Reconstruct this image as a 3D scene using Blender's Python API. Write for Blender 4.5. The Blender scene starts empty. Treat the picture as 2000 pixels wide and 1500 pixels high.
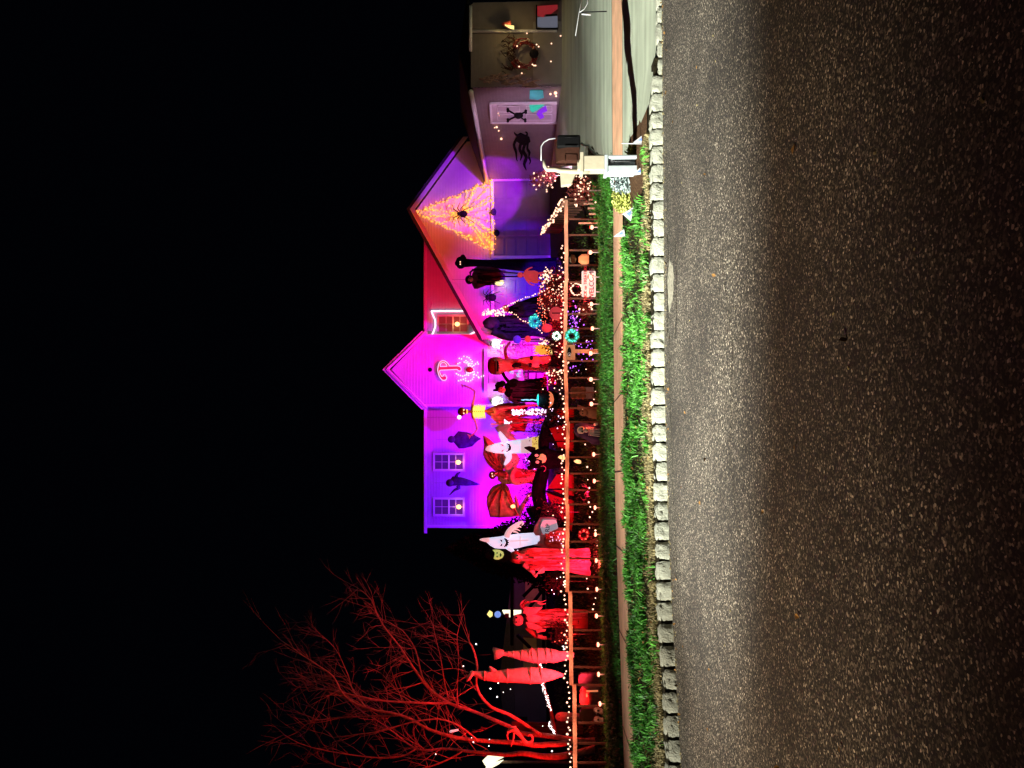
import bpy, bmesh, math, random
import numpy as np
from mathutils import Vector, Matrix
random.seed(7); np.random.seed(7)
R = math.radians; PI = math.pi
scene = bpy.context.scene
COL = scene.collection

# ------------------------------------------------------------------ camera
F = 1500.0; EYE = 1.55; TH = math.atan(64/1500.0)
cam = bpy.data.cameras.new('camera'); co = bpy.data.objects.new('camera', cam); COL.objects.link(co)
cam.sensor_width = 36; cam.sensor_fit = 'HORIZONTAL'; cam.lens = 36*F/2000; cam.clip_end = 2000; cam.clip_start = .05
fw = Vector((0, math.cos(TH), math.sin(TH))); upw = Vector((0, -math.sin(TH), math.cos(TH)))
# the phone was held on its side: world up points to the left of the picture
cr, cu = -upw, Vector((1, 0, 0))
m = Matrix(((cr.x, cu.x, -fw.x, 0), (cr.y, cu.y, -fw.y, 0), (cr.z, cu.z, -fw.z, EYE), (0, 0, 0, 1)))
co.matrix_world = m; scene.camera = co

# ------------------------------------------------------------------ world (night) and exposure
w = bpy.data.worlds.new('World'); scene.world = w; w.use_nodes = True
bg = w.node_tree.nodes['Background']; bg.inputs[0].default_value = (.10, .13, .30, 1); bg.inputs[1].default_value = .0035
scene.view_settings.view_transform = 'Standard'; scene.view_settings.look = 'None'
scene.view_settings.exposure = 0; scene.view_settings.gamma = 1
scene.cycles.use_denoising = True
scene.cycles.max_bounces = 4; scene.cycles.diffuse_bounces = 2; scene.cycles.glossy_bounces = 2
scene.cycles.sample_clamp_indirect = 3
scene.cycles.transparent_max_bounces = 6

def ray(v, y):
    a = (750-y)/F; b = (1000-v)/F
    return Vector((a, math.cos(TH)-b*math.sin(TH), math.sin(TH)+b*math.cos(TH)))
def P(v, y, d):
    r = ray(v, y); t = d/r.y
    return Vector((r.x*t, d, EYE+r.z*t))

# ------------------------------------------------------------------ lights
def spot(name, loc, tgt, col, W, ang, blend=.6, size=.08):
    l = bpy.data.lights.new(name, 'SPOT'); l.color = col; l.energy = W; l.spot_size = R(ang); l.spot_blend = blend; l.shadow_soft_size = size
    o = bpy.data.objects.new(name, l); COL.objects.link(o); o.location = loc
    o.rotation_euler = (Vector(tgt)-Vector(loc)).to_track_quat('-Z', 'Y').to_euler(); return o
def point(name, loc, col, W, size=.03):
    l = bpy.data.lights.new(name, 'POINT'); l.color = col; l.energy = W; l.shadow_soft_size = size
    o = bpy.data.objects.new(name, l); COL.objects.link(o); o.location = loc; return o
LAMP = (-14, 1, 8)
spot('street_lamp_and_fill', LAMP, (4.6, 10.8, 0), (.96, 1, .90), 78000, 26, .8, .10)
spot('street_lamp_and_fill', LAMP, (-2.2, 10.3, 0), (.98, 1, .90), 13500, 36, 1, .10)
spot('street_lamp_and_fill', LAMP, (.2, 7.6, 0), (1, .76, .50), 15000, 34, 1, .12)  # extra warm beam added to carry the light across the road
spot('street_lamp_and_fill', LAMP, (1.8, 15.6, .2), (.97, 1, .9), 24000, 18, 1, .10)  # extra beam added to brighten the lawn strip
spot('street_lamp_and_fill', LAMP, (1.0, 6.8, 0), (1, .55, .32), 1500, 60, 1, .15)  # wide brownish fill added for the near road

# colour floods of the display
spot('violet_flood', (-4.4, 27.8, 1.4), (-3.6, 33, 4.8), (.17, .0, 1), 4200, 88, .6)
spot('magenta_flood', (.6, 27.2, 1.4), (.65, 32.6, 4.3), (1, .0, .92), 2500, 68, .5)
spot('red_flood', (1.0, 28.6, 3.0), (.75, 32.4, 7.4), (1, .0, .10), 800, 44, .8)
spot('red_flood', (-2.6, 26.5, 1.3), (4.0, 33, 5.9), (1, .0, .05), 5200, 34, .3)
spot('red_flood', (3.0, 22.6, 1.0), (3.2, 28, 3.9), (1, .0, .0), 420, 30, .5)
spot('violet_flood', (4.9, 24.6, 1.5), (7.9, 27.6, 2.6), (.28, .0, 1), 420, 34, .45)
spot('pink_flood', (5.3, 19.9, .9), (8.3, 24.8, 2.4), (1, .55, .95), 520, 58, .6)
spot('magenta_flood', (-3.6, 26.3, 1.6), (-4.9, 33, 2.3), (1, .0, .5), 3600, 42, .6, .05)
spot('magenta_flood', (1.1, 24.6, 1.6), (2.3, 28, 4.0), (1, .0, .35), 1300, 46, .3, .05)
spot('violet_flood', (1.4, 25.4, 1.3), (3.1, 28, 2.1), (.12, .0, 1), 620, 66, .3, .05)
spot('violet_flood', (3.0, 22.9, 1.0), (4.0, 28, 2.3), (.07, .0, 1), 2000, 40, .4, .05)
spot('violet_flood', (5.9, 24.2, 1.6), (7.2, 28, 4.1), (.34, .0, 1), 1300, 44, .25)
spot('red_flood', (6.6, 21.0, 1.0), (5.2, 28, 5.3), (1, .01, .0), 1900, 26, .6)
spot('tree_flood', (-7.3, 17.6, .35), (-7.9, 19.4, 3.4), (1, .008, .008), 1150, 84, 1)
spot('tree_flood', (-9.6, 17.8, .35), (-8.6, 19.5, 4.2), (1, .008, .008), 950, 84, 1)
spot('red_flood', (-4.2, 17.9, .3), (-4.2, 20.2, 1.9), (1, .015, .07), 900, 100, .7)
spot('red_flood', (-6.6, 17.4, .3), (-6.6, 19.4, 2.2), (1, .03, .06), 750, 85, .7)
spot('red_flood', (-2.6, 23.6, 1.1), (-3.0, 25.3, 2.6), (1, .003, .09), 420, 120, .7)
spot('red_flood', (-2.8, 19.9, .4), (-3.1, 25, 2.6), (1, .005, .10), 1100, 66, .7)
spot('red_flood', (-1.5, 24.4, 1.1), (-.95, 26.4, 3.0), (1, .003, .06), 420, 90, .7)
spot('red_flood', (.05, 20.7, 1.3), (.6, 23.1, 2.6), (1, .003, .04), 520, 70, .7)
spot('red_flood', (.95, 20.4, .8), (.6, 22, 1.6), (1, .003, .04), 160, 85, .7)
spot('violet_flood', (1.2, 21.4, .9), (2.1, 24, 2.3), (.25, .0, 1), 420, 60, .6)
spot('red_flood', (2.2, 19.6, .5), (2.2, 23, 1.6), (1, .01, .10), 260, 90, .7)

# ------------------------------------------------------------------ materials
M = {}
def mat(name, col, rough=.7, var=.25, scale=8, bump=.15, bscale=None, em=None, ems=0, metal=0, spec=.4, sample=True, stretch=None, island=0):
    if name in M: return M[name]
    a = bpy.data.materials.new(name); a.use_nodes = True; nt = a.node_tree; N = nt.nodes; L = nt.links
    if 'cloth' in name or 'leaf' in name or name in ('crimson', 'mummy', 'soil', 'mulch', 'dark'): spec = .08
    b = N['Principled BSDF']; b.inputs['Roughness'].default_value = rough; b.inputs['Metallic'].default_value = metal
    b.inputs['Specular IOR Level'].default_value = spec
    tc = N.new('ShaderNodeTexCoord'); src = tc.outputs['Object']
    if stretch:
        mp = N.new('ShaderNodeMapping'); mp.inputs['Scale'].default_value = stretch; L.new(src, mp.inputs[0]); src = mp.outputs[0]
    n = N.new('ShaderNodeTexNoise'); n.inputs['Scale'].default_value = scale; n.inputs['Detail'].default_value = 6; L.new(src, n.inputs['Vector'])
    r = N.new('ShaderNodeValToRGB'); c = Vector(col)
    r.color_ramp.elements[0].position = .3; r.color_ramp.elements[1].position = .7
    r.color_ramp.elements[0].color = (*(c*(1-var)), 1); r.color_ramp.elements[1].color = (*[min(1, x) for x in c*(1+var)], 1)
    L.new(n.outputs['Fac'], r.inputs[0]); out = r.outputs[0]
    if island:
        g = N.new('ShaderNodeNewGeometry'); h = N.new('ShaderNodeHueSaturation')
        mr = N.new('ShaderNodeMapRange'); mr.inputs[3].default_value = 1-island; mr.inputs[4].default_value = 1+island
        L.new(g.outputs['Random Per Island'], mr.inputs[0]); L.new(mr.outputs[0], h.inputs['Value']); L.new(out, h.inputs['Color']); out = h.outputs[0]
    L.new(out, b.inputs['Base Color'])
    if bump:
        n2 = N.new('ShaderNodeTexNoise'); n2.inputs['Scale'].default_value = bscale or scale*3; n2.inputs['Detail'].default_value = 5; L.new(src, n2.inputs['Vector'])
        bp = N.new('ShaderNodeBump'); bp.inputs['Strength'].default_value = bump; bp.inputs['Distance'].default_value = .05
        L.new(n2.outputs['Fac'], bp.inputs['Height']); L.new(bp.outputs[0], b.inputs['Normal'])
    if em:
        b.inputs['Emission Color'].default_value = (*em, 1); b.inputs['Emission Strength'].default_value = ems
    if not sample: a.cycles.emission_sampling = 'NONE'
    M[name] = a; return a
def glow(name, col, s, sample=False):
    return mat(name, (.05, .05, .05), em=col, ems=s, bump=0, sample=sample)

mat('siding', (.62, .62, .64), .6, .06, 3, .05, 60)
mat('siding_red', (.62, .58, .56), .6, .08, 3, .05, 60)
mat('grey_siding', (.20, .175, .165), .65, .08, 5, .08, 80)
mat('garage_paint', (.26, .24, .22), .6, .07, 4, .05, 50)
mat('trim', (.75, .75, .75), .5, .05, 5, .03)
mat('shingle', (.05, .045, .05), .9, .3, 12, .4, 40)
mat('glass_dark', (.02, .02, .04), .15, .2, 3, 0, spec=.8)
mat('rail_wood', (.72, .42, .28), .7, .30, 5, .3, 30, stretch=(1.5, 8, 8))
mat('post_wood', (.16, .07, .045), .8, .3, 6, .3, 30)
mat('black_cloth', (.006, .005, .007), .85, .5, 6, .5, 9)
mat('purple_cloth', (.06, .035, .09), .8, .5, 5, .6, 8)
mat('red_cloth', (.70, .28, .28), .75, .35, 5, .6, 9)
mat('crimson', (.46, .09, .07), .6, .3, 5, .4, 8)
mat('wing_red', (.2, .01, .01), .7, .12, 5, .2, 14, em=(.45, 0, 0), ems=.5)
mat('pink_cloth', (.75, .45, .45), .7, .25, 6, .5, 10)
mat('bone', (.78, .72, .6), .5, .2, 20, .3)
mat('dark', (.01, .01, .012), .6, .3, 6, .1)
mat('dark_red_gloss', (.16, .01, .01), .18, .3, 4, .03, spec=.8)
mat('bark', (.30, .20, .16), .85, .4, 9, .8, 22)
mat('stone_grey', (.42, .40, .42), .85, .25, 9, .5, 25)
mat('stone_pale', (.7, .7, .75), .8, .15, 9, .4, 25, em=(.55, .62, .8), ems=.35)  # faint glow stands in for light falling on the stone
mat('stone_dark', (.16, .13, .13), .85, .3, 9, .5, 25)
mat('mulch', (.10, .055, .03), .95, .6, 40, 1.0, 90)
mat('soil', (.022, .019, .010), .95, .6, 14, 1.0, 50)
mat('leaf_brush', (.05, .022, .02), .8, .4, 9, 0, island=.6)
mat('leaf_red', (.25, .06, .05), .7, .4, 30, 0, island=.6)
mat('grass', (.06, .24, .025), .55, .55, 1.6, 0, spec=.4, island=.8)
mat('grass_olive', (.06, .11, .018), .6, .5, 2.2, 0, spec=.3, island=.7)
mat('grass_dry', (.26, .22, .11), .7, .4, 3, 0, spec=.2, island=.6)
mat('leaf_lime', (.42, .46, .12), .6, .3, 9, 0, island=.5)
mat('leaf_blue', (.34, .42, .42), .6, .3, 9, 0, island=.6)
mat('mail_white', (.36, .41, .43), .4, .05, 8, .06, 20)
mat('mail_cream', (.38, .34, .25), .5, .08, 8, .08, 20)
mat('mail_black', (.003, .003, .0035), .6, .2, 8, .05, spec=.1)
mat('mail_brown', (.035, .013, .008), .7, .2, 8, .1, spec=.1)
mat('white_plastic', (.5, .52, .55), .5, .05, 8, .05)
mat('door_white', (.55, .5, .52), .5, .06, 6, .05)
mat('green_metal', (.02, .09, .06), .4, .2, 8, .05)
mat('sign_white', (.85, .8, .78), .55, .05, 8, .03)
mat('sign_red', (.55, .02, .03), .55, .1, 8, 0)
mat('sign_purple', (.12, .02, .06), .55, .1, 8, 0)
mat('wood_sign', (.62, .32, .16), .7, .2, 9, .3, 30, stretch=(2, 8, 8), em=(.8, .25, .1), ems=.12)  # slight glow of the board stands in for warm light on it
mat('mummy', (.75, .52, .48), .85, .2, 8, .4, 14)
mat('tan_wall', (.34, .22, .12), .8, .2, 2, .1)
mat('neigh_wall', (.07, .055, .075), .8, .15, 1.5, .05)
mat('ghost_body', (.8, .82, .9), .6, .05, 6, .2, 8, em=(.66, .74, 1), ems=.85)
mat('ghost_redlit', (.85, .7, .7), .6, .08, 6, .2, 8, em=(1, .62, .68), ems=.62)  # ghost cloth with the pink of red floodlight in its colour and glow
mat('ghost_base', (.8, .5, .2), .6, .35, 9, .5, 14, em=(1, .6, .14), ems=.8)
mat('pumpkin_glow', (.8, .3, .1), .6, .2, 9, .2, em=(1, .28, .12), ems=.65)
mat('teal_glow', (.1, .5, .5), .6, .2, 9, .1, em=(0, .85, .7), ems=.9)
mat('amber_glow', (.8, .4, .1), .6, .3, 22, .2, em=(1, .42, .04), ems=.9)
mat('cat_face', (.8, .5, .25), .6, .3, 12, .3, em=(1, .5, .2), ems=.4)
mat('cat_eye', (.8, .4, .35), .6, .1, 12, 0, em=(1, .3, .25), ems=.5)
mat('mask_green', (.55, .6, .3), .6, .3, 12, .2, em=(.75, .85, .2), ems=.5)
mat('ribs_glow', (.8, .6, .3), .6, .3, 20, .2, em=(1, .72, .12), ems=1.0)
glow('bulb_warm', (1, .55, .36), 2.6); glow('bulb_white', (1, .9, .85), 4); glow('bulb_pink', (1, .62, .92), 2.6)
glow('bulb_red', (1, .12, .06), 2.6); glow('bulb_purple', (.55, .12, 1), 2.4); glow('bulb_amber', (1, .34, .05), 2.4); glow('bulb_teal', (.1, 1, .75), 1.6)
glow('orb_red', (1, .42, .25), 3.2); glow('neon_pink', (1, .45, .72), 1.5); glow('neon_red', (1, .005, .02), .9)
glow('cyan_text', (.25, .7, 1), 1.2); glow('blue_glow', (.25, .4, 1), .8); glow('yellow_glow', (1, .8, .25), 1.3); glow('white_glow', (1, 1, .92), 3.5)
glow('candle', (1, .42, .14), 4); glow('pale_window', (1, .93, .6), 1.6); glow('eye_glow', (1, .5, .3), 2)
glow('pane_red', (.75, .03, .05), .3); glow('pane_frost', (.5, .52, .7), .2)

# asphalt
def asphalt():
    a = bpy.data.materials.new('asphalt'); a.use_nodes = True; nt = a.node_tree; N = nt.nodes; L = nt.links; b = N['Principled BSDF']
    b.inputs['Roughness'].default_value = .85; tc = N.new('ShaderNodeTexCoord')
    v = N.new('ShaderNodeTexVoronoi'); v.inputs['Scale'].default_value = 88; L.new(tc.outputs['Object'], v.inputs[0])
    n = N.new('ShaderNodeTexNoise'); n.inputs['Scale'].default_value = 40; n.inputs['Detail'].default_value = 8; n.inputs['Roughness'].default_value = .8; L.new(tc.outputs['Object'], n.inputs['Vector'])
    n3 = N.new('ShaderNodeTexNoise'); n3.inputs['Scale'].default_value = .7; n3.inputs['Detail'].default_value = 6; L.new(tc.outputs['Object'], n3.inputs['Vector'])
    sep = N.new('ShaderNodeSeparateColor'); L.new(v.outputs['Color'], sep.inputs[0])
    r = N.new('ShaderNodeValToRGB'); e = r.color_ramp.elements
    e[0].position = 0; e[0].color = (.006, .005, .004, 1); e[1].position = 1; e[1].color = (.95, .86, .74, 1)
    k = e.new(.45); k.color = (.022, .018, .014, 1); k = e.new(.70); k.color = (.085, .072, .058, 1); k = e.new(.86); k.color = (.17, .148, .122, 1); k = e.new(.95); k.color = (.34, .30, .25, 1)
    L.new(sep.outputs[0], r.inputs[0])
    mx = N.new('ShaderNodeMix'); mx.data_type = 'RGBA'; mx.blend_type = 'MULTIPLY'; mx.inputs[0].default_value = 1
    r2 = N.new('ShaderNodeValToRGB'); r2.color_ramp.elements[0].position = .3; r2.color_ramp.elements[0].color = (.38, .34, .30, 1); r2.color_ramp.elements[1].position = .7; r2.color_ramp.elements[1].color = (1.15, 1.12, 1.05, 1)
    L.new(n3.outputs['Fac'], r2.inputs[0]); L.new(r.outputs[0], mx.inputs[6]); L.new(r2.outputs[0], mx.inputs[7]); L.new(mx.outputs[2], b.inputs['Base Color'])
    ad = N.new('ShaderNodeMath'); ad.operation = 'ADD'; L.new(n.outputs['Fac'], ad.inputs[0]); L.new(sep.outputs[1], ad.inputs[1])
    bp = N.new('ShaderNodeBump'); bp.inputs['Strength'].default_value = 1; bp.inputs['Distance'].default_value = .016; L.new(ad.outputs[0], bp.inputs['Height']); L.new(bp.outputs[0], b.inputs['Normal'])
    M['asphalt'] = a
asphalt()
def concrete(name, c1, c2, stretch, scale):
    a = mat(name, c1, .85, .5 if stretch else .3, scale, .5, 60, stretch=stretch)
    nt = a.node_tree; N = nt.nodes; L = nt.links; b = N['Principled BSDF']
    old = b.inputs['Base Color'].links[0].from_socket
    tc = N.new('ShaderNodeTexCoord'); n = N.new('ShaderNodeTexNoise'); n.inputs['Scale'].default_value = 90; n.inputs['Detail'].default_value = 4; L.new(tc.outputs['Object'], n.inputs['Vector'])
    n4 = N.new('ShaderNodeTexNoise'); n4.inputs['Scale'].default_value = 1.1; n4.inputs['Detail'].default_value = 7; L.new(tc.outputs['Object'], n4.inputs['Vector'])
    r4 = N.new('ShaderNodeValToRGB'); r4.color_ramp.elements[0].position = .35; r4.color_ramp.elements[0].color = (*[x*.72 for x in c2], 1); r4.color_ramp.elements[1].position = .65; r4.color_ramp.elements[1].color = (*c2, 1)
    L.new(n4.outputs['Fac'], r4.inputs[0])
    mx = N.new('ShaderNodeMix'); mx.data_type = 'RGBA'; L.new(n.outputs['Fac'], mx.inputs[0]); L.new(old, mx.inputs[6]); L.new(r4.outputs[0], mx.inputs[7]); L.new(mx.outputs[2], b.inputs['Base Color'])
concrete('sidewalk', (.80, .42, .24), (.86, .50, .32), None, 3)
concrete('driveway', (.36, .42, .32), (.55, .60, .47), (.13, 2.6, 1), 1.9)  # stretched noise puts streaks of grazing shadow into the concrete colour
concrete('kerb_stone', (.32, .34, .28), (.46, .47, .38), None, 20)

# ------------------------------------------------------------------ mesh tools
class MB:
    def __init__(s): s.v = []; s.f = []
    def add(s, vs, fs):
        k = len(s.v); s.v += [tuple(x) for x in vs]; s.f += [tuple(i+k for i in f) for f in fs]; return s
    def box(s, c, size, rz=0, tilt=None):
        hx, hy, hz = [q/2 for q in size]; c = Vector(c); m = Matrix.Rotation(rz, 3, 'Z')
        if tilt is not None: m = m @ Matrix.Rotation(tilt, 3, 'Y')
        vs = [c+m @ Vector((x*hx, y*hy, z*hz)) for x in (-1, 1) for y in (-1, 1) for z in (-1, 1)]
        return s.add(vs, [(0, 1, 3, 2), (4, 6, 7, 5), (0, 4, 5, 1), (2, 3, 7, 6), (0, 2, 6, 4), (1, 5, 7, 3)])
    def prism(s, pts, off):       # planar outline extruded by vector off
        n = len(pts); off = Vector(off); a = [Vector(p) for p in pts]
        return s.add(a+[p+off for p in a], [tuple(range(n)), tuple(range(2*n-1, n-1, -1))]+[(i, i+n, (i+1) % n+n, (i+1) % n) for i in range(n)])
    def tube(s, pts, rad, n=8, cap=True):
        pts = [Vector(p) for p in pts]
        if not hasattr(rad, '__len__'): rad = [rad]*len(pts)
        vs = []; fs = []; up = None
        for i, p in enumerate(pts):
            t = (pts[min(i+1, len(pts)-1)]-pts[max(i-1, 0)]); t = t.normalized() if t.length > 1e-9 else Vector((0, 0, 1))
            if up is None: up = t.orthogonal().normalized()
            up = (up-t*up.dot(t)); up = up.normalized() if up.length > 1e-6 else t.orthogonal().normalized(); bi = t.cross(up)
            for k in range(n):
                a = 2*PI*k/n; vs.append(p+(up*math.cos(a)+bi*math.sin(a))*rad[i])
        for i in range(len(pts)-1):
            for k in range(n): fs.append((i*n+k, i*n+(k+1) % n, (i+1)*n+(k+1) % n, (i+1)*n+k))
        if cap: fs += [tuple(range(n-1, -1, -1)), tuple((len(pts)-1)*n+k for k in range(n))]
        return s.add(vs, fs)
    def ball(s, c, r, n=10, sq=(1, 1, 1), jit=0):
        c = Vector(c); vs = []; fs = []; mrows = max(3, n//2)
        for i in range(mrows+1):
            ph = PI*i/mrows
            for k in range(n):
                a = 2*PI*k/n; j = 1+random.uniform(-jit, jit)
                vs.append(c+Vector((math.sin(ph)*math.cos(a)*r*sq[0]*j, math.sin(ph)*math.sin(a)*r*sq[1]*j, math.cos(ph)*r*sq[2]*j)))
        for i in range(mrows):
            for k in range(n): fs.append((i*n+k, (i+1)*n+k, (i+1)*n+(k+1) % n, i*n+(k+1) % n))
        return s.add(vs, fs)
    def bulb(s, c, r):
        c = Vector(c); d = [Vector(q)*r for q in ((1, 0, 0), (-1, 0, 0), (0, 1, 0), (0, -1, 0), (0, 0, 1.2), (0, 0, -1.2))]
        return s.add([c+q for q in d], [(0, 2, 4), (2, 1, 4), (1, 3, 4), (3, 0, 4), (2, 0, 5), (1, 2, 5), (3, 1, 5), (0, 3, 5)])
    def rings(s, rings):          # list of equal-length closed loops
        n = len(rings[0]); vs = [p for r in rings for p in r]; fs = []
        for i in range(len(rings)-1):
            for k in range(n): fs.append((i*n+k, i*n+(k+1) % n, (i+1)*n+(k+1) % n, (i+1)*n+k))
        fs += [tuple(range(n-1, -1, -1)), tuple((len(rings)-1)*n+k for k in range(n))]
        return s.add(vs, fs)
    def build(s, name, m, parent=None, smooth=False, bevel=0):
        me = bpy.data.meshes.new(name)
        if parent is not None: L = PL[parent.name]
        else:
            xs = np.array(s.v); L = Vector((xs[:, 0].mean(), xs[:, 1].mean(), xs[:, 2].min()))
        me.from_pydata([(x-L.x, y-L.y, z-L.z) for x, y, z in s.v], [], s.f); me.update()
        bm = bmesh.new(); bm.from_mesh(me); bmesh.ops.recalc_face_normals(bm, faces=bm.faces); bm.to_mesh(me); bm.free()
        o = bpy.data.objects.new(name, me); COL.objects.link(o)
        me.materials.append(M[m] if isinstance(m, str) else m)
        if smooth: me.polygons.foreach_set('use_smooth', [True]*len(me.polygons))
        if parent is not None: o.parent = parent; PL[o.name] = L
        else: o.location = L; PL[o.name] = L
        if bevel:
            b = o.modifiers.new('bevel', 'BEVEL'); b.width = bevel; b.segments = 2; b.limit_method = 'ANGLE'
        return o
PL = {}
def thing(name, label, cat, loc, group=None):
    o = bpy.data.objects.new(name, None); COL.objects.link(o); o.location = loc; o.empty_display_size = .1
    PL[o.name] = Vector(loc); o['label'] = label; o['category'] = cat
    if group: o['group'] = group
    return o
def tag(o, label, cat, group=None):
    o['label'] = label; o['category'] = cat
    if group: o['group'] = group
    return o
def struct(o, kind='structure'): o['kind'] = kind; return o
def text(name, body, loc, size, m, parent, rz=0, ext=.004, tilt=0):
    c = bpy.data.curves.new(name, 'FONT'); c.body = body; c.size = size; c.extrude = ext; c.align_x = 'CENTER'; c.align_y = 'CENTER'; c.materials.append(M[m])
    tmp = bpy.data.objects.new('tmp', c); COL.objects.link(tmp); bpy.context.view_layer.update(); me = bpy.data.meshes.new_from_object(tmp.evaluated_get(bpy.context.evaluated_depsgraph_get())); bpy.data.objects.remove(tmp); bpy.data.curves.remove(c)
    o = bpy.data.objects.new(name, me); COL.objects.link(o); o.parent = parent; o.location = Vector(loc)-PL[parent.name]
    o.rotation_euler = (Matrix.Rotation(rz, 3, 'Z') @ Matrix.Rotation(tilt, 3, 'Y') @ Matrix.Rotation(R(90), 3, 'X')).to_euler(); return o

# shapes whose size in metres is taken off the photograph at a known distance
def stack(mb, rows, d, kd=.7, folds=0, amp=.12, seg=28, jag=0):
    rr = []
    n = len(rows)
    for i, row in enumerate(rows):
        v, y1, y2 = row[:3]; dd = row[3] if len(row) > 3 else 0
        c = P(v, (y1+y2)/2, d); hw = abs(y2-y1)/2*d/F; ring = []
        for k in range(seg):
            a = 2*PI*k/seg; q = 1+(amp*(i/(n-1))*math.sin(folds*a+1.3*i*.2)+amp*.4*(i/(n-1))*math.sin(folds*1.7*a+2) if folds else 0)
            z = c.z-(jag*(random.random()) if (jag and i == n-1) else 0)
            ring.append(Vector((c.x+hw*math.cos(a)*q, d+dd+hw*kd*math.sin(a)*q, z)))
        rr.append(ring)
    mb.rings(rr); return mb
def limb(mb, pts, d, n=8):       # (v, y, radius px, depth offset)
    mb.tube([P(q[0], q[1], d+(q[3] if len(q) > 3 else 0)) for q in smooth_pts(pts)], [q[2]*d/F for q in smooth_pts(pts)], n); return mb
def smooth_pts(pts, k=3):
    pts = [tuple(p)+(0,)*(4-len(p)) for p in pts]
    if len(pts) < 3: return pts
    out = []
    for i in range(len(pts)-1):
        p0 = pts[max(i-1, 0)]; p1 = pts[i]; p2 = pts[i+1]; p3 = pts[min(i+2, len(pts)-1)]
        for j in range(k):
            t = j/k
            out.append(tuple(.5*((2*b)+(-a+c)*t+(2*a-5*b+4*c-e)*t*t+(-a+3*b-3*c+e)*t**3) for a, b, c, e in zip(p0, p1, p2, p3)))
    out.append(pts[-1]); return out
def slab(mb, outline, d, th=.05):
    mb.prism([P(v, y, d) for v, y in outline], (0, th, 0)); return mb
def puff(mb, outline, d, th=.2, steps=4):   # rounded cushion from a star-shaped outline
    cv = sum(o[0] for o in outline)/len(outline); cy = sum(o[1] for o in outline)/len(outline)
    rr = []
    for i in range(-steps, steps+1):
        t = i/steps*.97; sc = math.sqrt(1-t*t)
        c = P(cv, cy, d); ring = []
        for v, y in outline:
            p = P(v, y, d); ring.append(Vector((c.x+(p.x-c.x)*sc, d+t*th/2, c.z+(p.z-c.z)*sc)))
        rr.append(ring)
    mb.rings(rr); return mb
def pxball(mb, v, y, r, d, sq=(1, 1, 1), n=12, jit=0): mb.ball(P(v, y, d), r*d/F, n, sq, jit); return mb
def bulbs(mb, pts, d, r=.03, jit=0):
    for q in pts: mb.bulb(P(q[0], q[1], (q[2] if len(q) > 2 else d)+random.uniform(-jit, jit)), r*random.uniform(.6, 1.2))
    return mb
def along(pts, step):
    out = []
    for (a, b), (c, e) in zip(pts[:-1], pts[1:]):
        L = math.hypot(c-a, e-b); n = max(1, int(L/step))
        out += [(a+(c-a)*i/n, b+(e-b)*i/n) for i in range(n)]
    return out+[pts[-1]]
def part(par, name, m, fn, smooth=True, bevel=0):
    b = MB(); fn(b); return b.build(name, m, par, smooth, bevel)

BM = {}
class Sink:
    """collects ball centres so that every bulb can be an object of its own"""
    def __init__(s): s.q = []
    def ball(s, c, r, n=6, sq=(1, 1, 1), jit=0): s.q.append((Vector(c), r, sq)); return s
    def bulb(s, c, r): return s.ball(c, r)
def bulbset(par, m, fn, name='bulb'):
    k = Sink(); fn(k); q = k.q
    if m not in BM:
        b = MB(); b.ball((0, 0, 0), 1, 6); me = bpy.data.meshes.new(m+'_bulb'); me.from_pydata(b.v, [], b.f); me.materials.append(M[m]); me.polygons.foreach_set('use_smooth', [True]*len(me.polygons)); BM[m] = me
    q.sort(key=lambda a: -a[1])
    for c, r, sq in q[:100]:
        o = bpy.data.objects.new(name, BM[m]); COL.objects.link(o); o.parent = par; o.location = c-PL[par.name]; o.scale = [r*z for z in sq]
    if len(q) > 100:
        b = MB(); [b.ball(c, r, 6, sq) for c, r, sq in q[100:]]; o = b.build('bulbs', m, par, True); o['kind'] = 'stuff'
def rags(par, m, v0, v1, y0, y1, d, n, wd=2.2, curve=.5):
    """torn strips of cloth hanging over the front of a robe, one mesh"""
    b = MB()
    for _ in range(n):
        u = random.uniform(-1, 1); yc = (y0+y1)/2+(y1-y0)/2*u*.92; top = v0+random.uniform(0, .35)*(v1-v0); bot = top+random.uniform(.3, .75)*(v1-v0); dd = d-math.sqrt(max(0, 1-u*u))*abs(y1-y0)/2*d/F*curve-random.uniform(.0, .05)
        w_ = wd*random.uniform(.5, 1.3); pts = []; k = 5
        L = []; R_ = []
        dr = random.gauss(0, 1.2)
        for i in range(k+1):
            t_ = i/k; v = top+(min(bot, v1)-top)*t_; y = yc+dr*t_+.7*math.sin(t_*5+u*9); ww = w_*(1-.75*t_)*.5; z = .03*math.sin(t_*6+u*20)
            L.append(P(v, y-ww, dd+z)); R_.append(P(v, y+ww, dd+z-.03))
        b.add(L+R_, [(i, i+1, k+2+i, k+1+i) for i in range(k)])
    return b.build('rag_strips', m, par, True)
# ------------------------------------------------------------------ ground
def interp(tab):
    xs = [t[0] for t in tab]; ys = [t[1] for t in tab]
    def f(x):
        if x <= xs[0]: return ys[0]+(ys[1]-ys[0])/(xs[1]-xs[0])*(x-xs[0])
        if x >= xs[-1]: return ys[-1]+(ys[-1]-ys[-2])/(xs[-1]-xs[-2])*(x-xs[-1])
        return float(np.interp(x, xs, ys))
    return f
kerb = interp([(-20, 3.6), (-9, 7.3), (-4.4, 8.82), (-3.36, 9.2), (-2.83, 9.42), (-1.62, 9.75), (0, 10.03), (2.36, 10.12), (5.14, 10.29), (12, 10.6)])
sw_n = interp([(-20, 6.6), (-12, 9.3), (-5.75, 11.5), (-4.42, 12.05), (-3.7, 12.35), (-2.47, 12.8), (-.87, 13.06), (1.33, 13.25), (3.1, 13.25), (6.6, 13.3), (14, 13.6)])
sw_f = lambda x: sw_n(x)+1.75
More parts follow.
